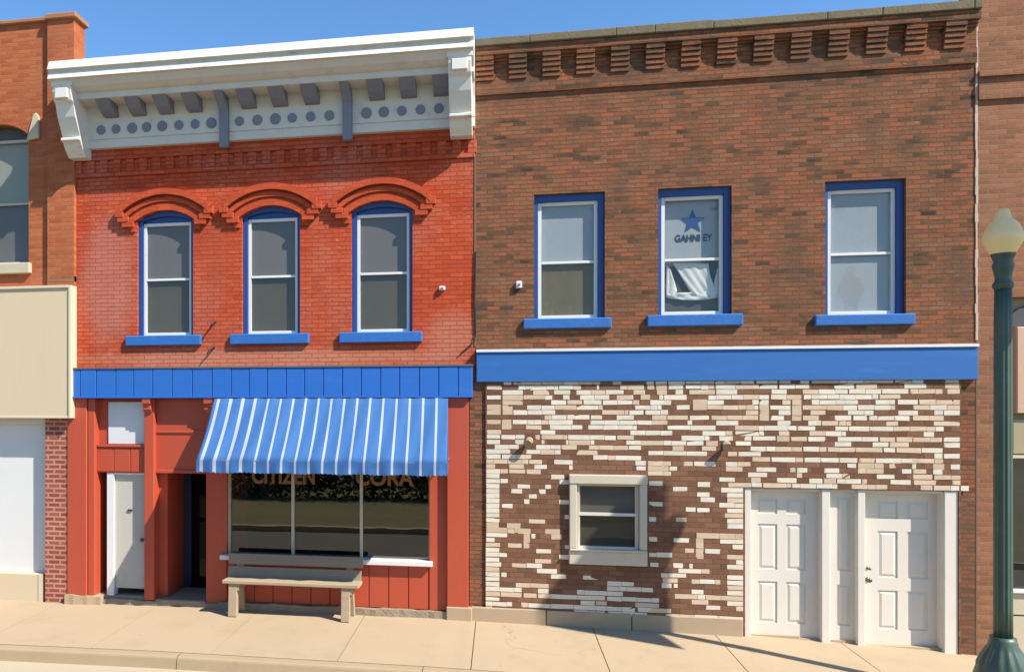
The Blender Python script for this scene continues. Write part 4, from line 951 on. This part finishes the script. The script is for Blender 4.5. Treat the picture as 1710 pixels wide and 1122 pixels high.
# ------------------------------------------------------------------ BENCH
bnx0, bnx1 = ux(371, -.45), ux(599, -.45)
bz = 0.035
bench = thing('bench', 'weathered timber bench with plank back standing below the shop display window', 'bench', ((bnx0 + bnx1) / 2, -0.28, bz))
zs_ = uz(480, 972, -.44)
m = MB()
m.box(bnx0, bnx1, -0.46, -0.305, zs_ - 0.05, zs_); m.box(bnx0 + .01, bnx1, -0.295, -0.15, zs_ - 0.05, zs_)
m.build('seat', 'bench_wood', bench, bevel=0.008, segs=2)
def plank(x0, x1, y0, z0, y1, z1, t): # leaning board
    d = Vector((0, y1 - y0, z1 - z0)).normalized(); nrm = Vector((0, -d.z, d.y)) * t
    i = MB(); i.prism_x([(y0, z0), (y1, z1), (y1 + nrm.y, z1 + nrm.z), (y0 + nrm.y, z0 + nrm.z)], x0, x1); return i
b0, b1 = ux(381, -.15), ux(606, -.12)
plank(b0, b1 - .02, -0.135, uz(490, 967, -.13), -0.11, uz(490, 948, -.11), 0.035).build('backrest_board', 'bench_back', bench, bevel=0.006)
plank(b0, b1, -0.105, uz(490, 944, -.1), -0.085, uz(490, 926, -.08), 0.035).build('backrest_board', 'bench_back', bench, bevel=0.006)
for xa, xb in ((ux(382, -.42), ux(396, -.42)), (ux(570, -.42), ux(584, -.42))):
    gz = gy((xa + xb) / 2, -.3) - 0.002
    # front leg widening to the floor, raked rear leg and a post to the back
    MB().prism_x([(-0.46, gz), (-0.36, gz), (-0.36, zs_ - .05), (-0.43, zs_ - .05)], xa, xb).build('leg', 'bench_wood', bench, bevel=0.005)
    MB().prism_x([(-0.13, gz), (-0.05, gz), (-0.16, zs_ - .05), (-0.24, zs_ - .05)], xa + .012, xb + .012).build('leg', 'bench_wood', bench, bevel=0.005)
    MB().prism_x([(-0.148, zs_ - .05), (-0.10, zs_ - .05), (-0.045, uz(490, 930, -.05)), (-0.085, uz(490, 930, -.05))], xa + .01, xb - .01).build('back_post', 'bench_wood', bench)
    B(xb, xb + 0.03, -0.43, -0.12, zs_ - 0.15, zs_ - 0.052).build('rail', 'bench_wood', bench)

# ------------------------------------------------------------------ STREET LAMP
lx, ly = ux(1675, -1.75), -1.75
lz = gy(lx, ly)
lamp = thing('street_lamp', 'dark green fluted cast iron street lamp with cream acorn globe', 'street lamp', (lx, ly, lz - 0.004))
def hz(py): return uz(1675, py, ly)
kpx = (hz(700) - hz(701))
fl = lambda th, z: 0.035 * math.cos(12 * th)
b_prof = [(0.36, lz - .01), (0.36, lz + .06), (0.34, lz + .09), (0.33, hz(1128)), (0.30, hz(1116)), (0.285, hz(1108)), (0.255, hz(1098)), (0.20, hz(1084)), (0.168, hz(1076)), (0.165, hz(1072)), (0.152, hz(1069)), (0.150, hz(1063))]
b_prof = [(q * 0.80, z) for q, z in b_prof]
MB().lathe(b_prof, (lx, ly, 0), 72, lambda th, z: 0.045 * math.cos(14 * th) if hz(1110) < z < hz(1078) else 0).build('base', 'lamp_green', lamp, smooth=True)
pole = []
for k in range(12):
    z = hz(1064) + (hz(482) - hz(1064)) * k / 11; pole.append((0.083 - 0.006 * k / 11, z))
MB().lathe(pole, (lx, ly, 0), 72, lambda th, z: 0.05 * math.cos(12 * th) if z < hz(495) else 0).build('pole', 'lamp_green', lamp, smooth=True)
r = kpx
hold = [(0.100, hz(483)), (0.118, hz(480)), (0.118, hz(474)), (0.098, hz(470)), (0.092, hz(466)), (0.100, hz(458)), (0.112, hz(450)), (0.122, hz(446)), (0.122, hz(442)), (0.108, hz(438)), (0.118, hz(432)), (0.138, hz(426)), (0.142, hz(423.5)), (0.11, hz(423))]
hold = [(q * 0.80, z) for q, z in hold]
MB().lathe(hold, (lx, ly, 0), 40).build('globe_holder', 'lamp_green', lamp, smooth=True)
gl = [(0.110, hz(427)), (0.135, hz(424)), (0.165, hz(416)), (0.205, hz(406)), (0.218, hz(399)), (0.214, hz(392)), (0.195, hz(384)), (0.165, hz(376)), (0.125, hz(369)), (0.098, hz(365.5)), (0.090, hz(362)), (0.080, hz(360)),
      (0.079, hz(357)), (0.073, hz(353)), (0.055, hz(349.5)), (0.03, hz(348)), (0.002, hz(347.5))]
gl = [(q * 0.84, z) for q, z in gl]
MB().lathe(gl, (lx, ly, 0), 40).build('globe', 'globe', lamp, smooth=True)

# ------------------------------------------------------------------ small fixtures on the walls
def wall_lamp(px, py, d, label):
    x, z = ux(px, -.05), uz(px, py, -.05); y = -0.035
    t = thing('wall_lamp', label, 'wall lamp', (x, y, z), 'flood lamps on the brick veneer')
    MB().tube([(x, y + .012, z), (x, y - .012, z)], [0.055, 0.045], 14).build('back_plate', 'brick_tan', t)
    d = Vector(d).normalized(); p0 = Vector((x, y - .01, z)); p1 = p0 + Vector((0, -0.02, 0.003)); p2 = p1 + d * 0.015
    MB().tube([p0, p1, p2], 0.013, 10).build('arm', 'rust', t, smooth=True)
    c = p2
    MB().tube([c - d * .01, c + d * .008, c + d * .025, c + d * .065, c + d * .07, c + d * .05], [0.02, 0.035, 0.042, 0.062, 0.058, 0.03], 18).build('lamp_shade', 'lamp_tan', t)
wall_lamp(884, 736, (-0.35, -0.8, -0.5), 'small tan flood lamp on the veneer above the ground floor window, nearer the red shop')
wall_lamp(1214, 742, (-0.2, -0.85, -0.5), 'small tan flood lamp on the veneer above and left of the white doors')
def jbox(px, py, label, dims):
    x, z = ux(px, 0), uz(px, py, 0)
    t = thing('junction_box', label, 'junction box', (x, 0, z), 'white junction boxes on the upper walls')
    w_, h_ = dims
    B(x - w_, x + w_, -0.05, 0.0, z - h_, z + h_).build('box', 'window_white', t, bevel=0.01)
    MB().tube([(x, -.05, z - .005), (x, -.062, z - .005)], 0.018, 12).build('cap', 'metal_grey', t)
jbox(738.5, 482, 'small white electrical box on the red brick wall', (0.045, 0.03))
jbox(866.5, 476, 'small white electrical box on the brown brick wall', (0.042, 0.05))
def hook(px, py, dx, dz, label):
    x, z = ux(px), uz(px, py)
    m = MB().tube([(x, 0.0, z), (x, -.05, z + .01), (x - dx * .5, -.09, z - dz * .4), (x - dx, -.08, z - dz)], [0.016, 0.014, 0.012, 0.008], 8)
    o = m.build('wall_hook', 'metal_dark'); tag(o, label, 'hook', 'dark iron hooks on the red wall')
hook(360, 538, 0.06, 0.10, 'dark iron hook on the red wall between left and middle sills, the upper one')
hook(358, 581, 0.09, 0.10, 'thin dark iron hook on the red wall just above the blue fascia boards')
m = MB().tube([(ux(795), -.02, uz(795, 420)), (ux(794), -.025, uz(794, 500)), (ux(795), -.02, uz(795, 556)), (ux(792), -.03, uz(792, 572)), (ux(783), -.03, uz(783, 578)), (ux(768), -.02, uz(768, 592))], 0.009, 6)
tag(m.build('cable', 'metal_dark'), 'black cable hanging down the seam between red and brown walls', 'cable')

# white cloth sagging behind the lower pane of the middle upper window
yc = 0.058 + 0.075 - 0.035 + 0.055
m = MB()
def sheet(rows_, ny, nx, amp, ph):
    pts = []
    for j in range(ny + 1):
        t = j / ny * (len(rows_) - 1); i0 = min(int(t), len(rows_) - 2); f = t - i0
        (ax, ayy), (bx_, byy) = [tuple(rows_[i0][s][q] * (1 - f) + rows_[i0 + 1][s][q] * f for q in (0, 1)) for s in (0, 1)]
        row = []
        for i in range(nx + 1):
            u = i / nx; px = ax + (bx_ - ax) * u; py = ayy + (byy - ayy) * u + 5.0 * math.sin(math.pi * u) * (j / ny)
            yy = yc + amp * math.sin(u * 9 + j / ny * 5 + ph) * 0.5 + amp * 0.6 * math.sin(u * 21 - j / ny * 7)
            row.append((ux(px, yc), yy, uz(px, py, yc)))
        pts.append(row)
    for j in range(ny):
        for i in range(nx): m.face([pts[j + 1][i], pts[j + 1][i + 1], pts[j][i + 1], pts[j][i]])
sheet([((1123, 439), (1183, 440)), ((1137, 462), (1186, 462)), ((1152, 486), (1194, 482)), ((1158, 492), (1192, 492))], 14, 16, 0.009, 0)
sheet([((1113, 443), (1118, 446)), ((1112, 470), (1126, 470)), ((1112, 494), (1131, 486)), ], 10, 6, 0.012, 1)
sheet([((1112, 490), (1201, 486)), ((1113, 497), (1199, 497)), ], 5, 18, 0.012, 2)
sheet([((1198, 448), (1202, 446)), ((1193, 470), (1199, 470)), ((1192, 496), (1201, 488))], 8, 5, 0.01, 3)
tag(m.build('cloth', 'cloth', smooth=True, thick=0.003), 'white cloth sagging behind the lower pane of the star window', 'cloth')

# ------------------------------------------------------------------ across the street: trees seen in the shop glass, an added banner that casts the wall shadow
def tree_mesh(seed, H, R):
    rnd = random.Random(seed); tr = MB()
    tr.tube([(0, 0, -0.2), (0.05, 0, H * .2), (-0.05, 0.08, H * .45), (0, 0, H * .8)], [0.28, 0.2, 0.14, 0.03], 9)
    cl = []
    for k in range(9):
        a = rnd.uniform(0, 6.28); h0 = H * rnd.uniform(.25, .55); rr = R * rnd.uniform(.45, .9); e = Vector((math.cos(a) * rr, math.sin(a) * rr, h0 + H * rnd.uniform(.1, .35)))
        tr.tube([(0, 0, h0), tuple(e * .5 + Vector((0, 0, h0 * .5 + .2))), tuple(e)], [0.08, 0.05, 0.015], 6); cl.append(e)
    cl += [Vector((rnd.gauss(0, R * .35), rnd.gauss(0, R * .35), H * rnd.uniform(.3, .95))) for _ in range(16)]
    lv = MB()
    for c in cl:
        for _ in range(110):
            p = c + Vector((rnd.gauss(0, 1), rnd.gauss(0, 1), rnd.gauss(0, .8))) * R * .24
            u = Vector((rnd.gauss(0, 1), rnd.gauss(0, 1), rnd.gauss(0, 1))).normalized(); v = u.orthogonal().normalized()
            s = rnd.uniform(.09, .2)
            lv.face([p - u * s, p - v * s * .6, p + u * s, p + v * s * .6])
    return tr, lv
protos = [tree_mesh(s, H, R) for s, H, R in ((1, 4.4, 2.3), (2, 4.9, 2.5))]
first = {}
names_t = ['first', 'second']
for k, (x, y, kind) in enumerate(((-24, -20, 0), (-17.5, -18, 1), (-12.5, -21, 0), (-7, -17.5, 1), (-1.5, -20, 0), (4.5, -19, 1), (11, -22, 0))):
    lab = 'leafy green tree on the lawn across the street from the shops'
    if kind not in first:
        root = thing('tree', lab, 'tree', (0, 0, 0), 'trees across the street')
        tr, lv = protos[kind]; tr.build('trunk', 'bark', root, smooth=True); lv.build('crown', 'leaf', root)
        first[kind] = root
    else:
        src = first[kind]; root = src.copy(); COL.objects.link(root)
        for ch in src.children:
            c = ch.copy(); COL.objects.link(c); c.parent = root
    root.location = (x, y, 0.05); root.rotation_euler = (0, 0, k * 1.3)
hedge = MB(); rnd = random.Random(4)
for k in range(9000):
    x = rnd.uniform(-13.5, 1.5); z = abs(rnd.gauss(0.75, 0.42)); y = -13.9 + rnd.gauss(0, 0.3)
    z = min(z, 1.35 + 0.2 * math.sin(x * 2.1) + 0.1 * math.sin(x * 5.3))
    u = Vector((rnd.gauss(0, 1), rnd.gauss(0, 1), rnd.gauss(0, 1))).normalized(); v = u.orthogonal().normalized(); q_ = Vector((x, y, z)); s_ = rnd.uniform(.05, .12)
    hedge.face([q_ - u * s_, q_ - v * s_ * .6, q_ + u * s_, q_ + v * s_ * .6])
hd = thing('hedge', 'clipped dark green hedge on the lawn across the street', 'hedge', (-6, -13.9, 0)); hedge.build('leaves', 'leaf', hd)
hb = MB()
for k in range(16): hb.tube([(-13 + k * .95, -13.9, -.1), (-12.95 + k * .95, -13.88, .9)], [0.03, 0.01], 6)
hb.build('stems', 'bark', hd)
# unseen banner added as shadow caster, its outline traced back from the wall shadow
X0 = 7.0
def back(sx_, sy, sz): # where a shade point's sun ray meets the plane X = X0
    k = (X0 - sx_) / SUN.x; return (X0, sy + k * SUN.y, sz + k * SUN.z)
P = [back(ux(1108), 0, uz(1108, 812)), back(ux(1060), 0, uz(1060, 806)), back(ux(884), 0, uz(884, 1028)), back(ux(890), 0, uz(890, 1042)), back(ux(1148, -.78), -0.78, 0.0), back(ux(1095), 0, 0.0)]
ban = thing('shadow_banner', 'unseen red cloth banner added to cast the shadow below the ground floor window', 'banner', tuple(P[0]))
MB().prism_x([(p[1], p[2]) for p in P], X0 - 0.006, X0 + 0.006).build('cloth_panel', 'flag', ban)
zw = 8.62
m = MB().tube([P[0], (X0, P[0][1], zw)], 0.0015, 6); m.tube([P[2], (X0, P[2][1], zw)], 0.0015, 6); m.build('cord', 'metal_dark', ban)
tag(MB().tube([(X0, 0.0, zw), (X0, -6, zw - .06), (X0, -13, zw + .1)], 0.0015, 6).build('span_wire', 'metal_dark'), 'thin wire stretched across the street carrying the added shadow banner', 'wire')
pl = thing('utility_pole', 'tall wooden utility pole across the street holding the wire', 'pole', (X0, -13, -0.4))
MB().tube([(X0, -13, -0.4), (X0, -13, 6), (X0, -13, zw + .8)], [0.16, 0.14, 0.11], 14).build('post', 'bark', pl)
B(X0 - .9, X0 + .9, -13.06, -12.94, zw + .3, zw + .42).build('crossarm', 'bark', pl)
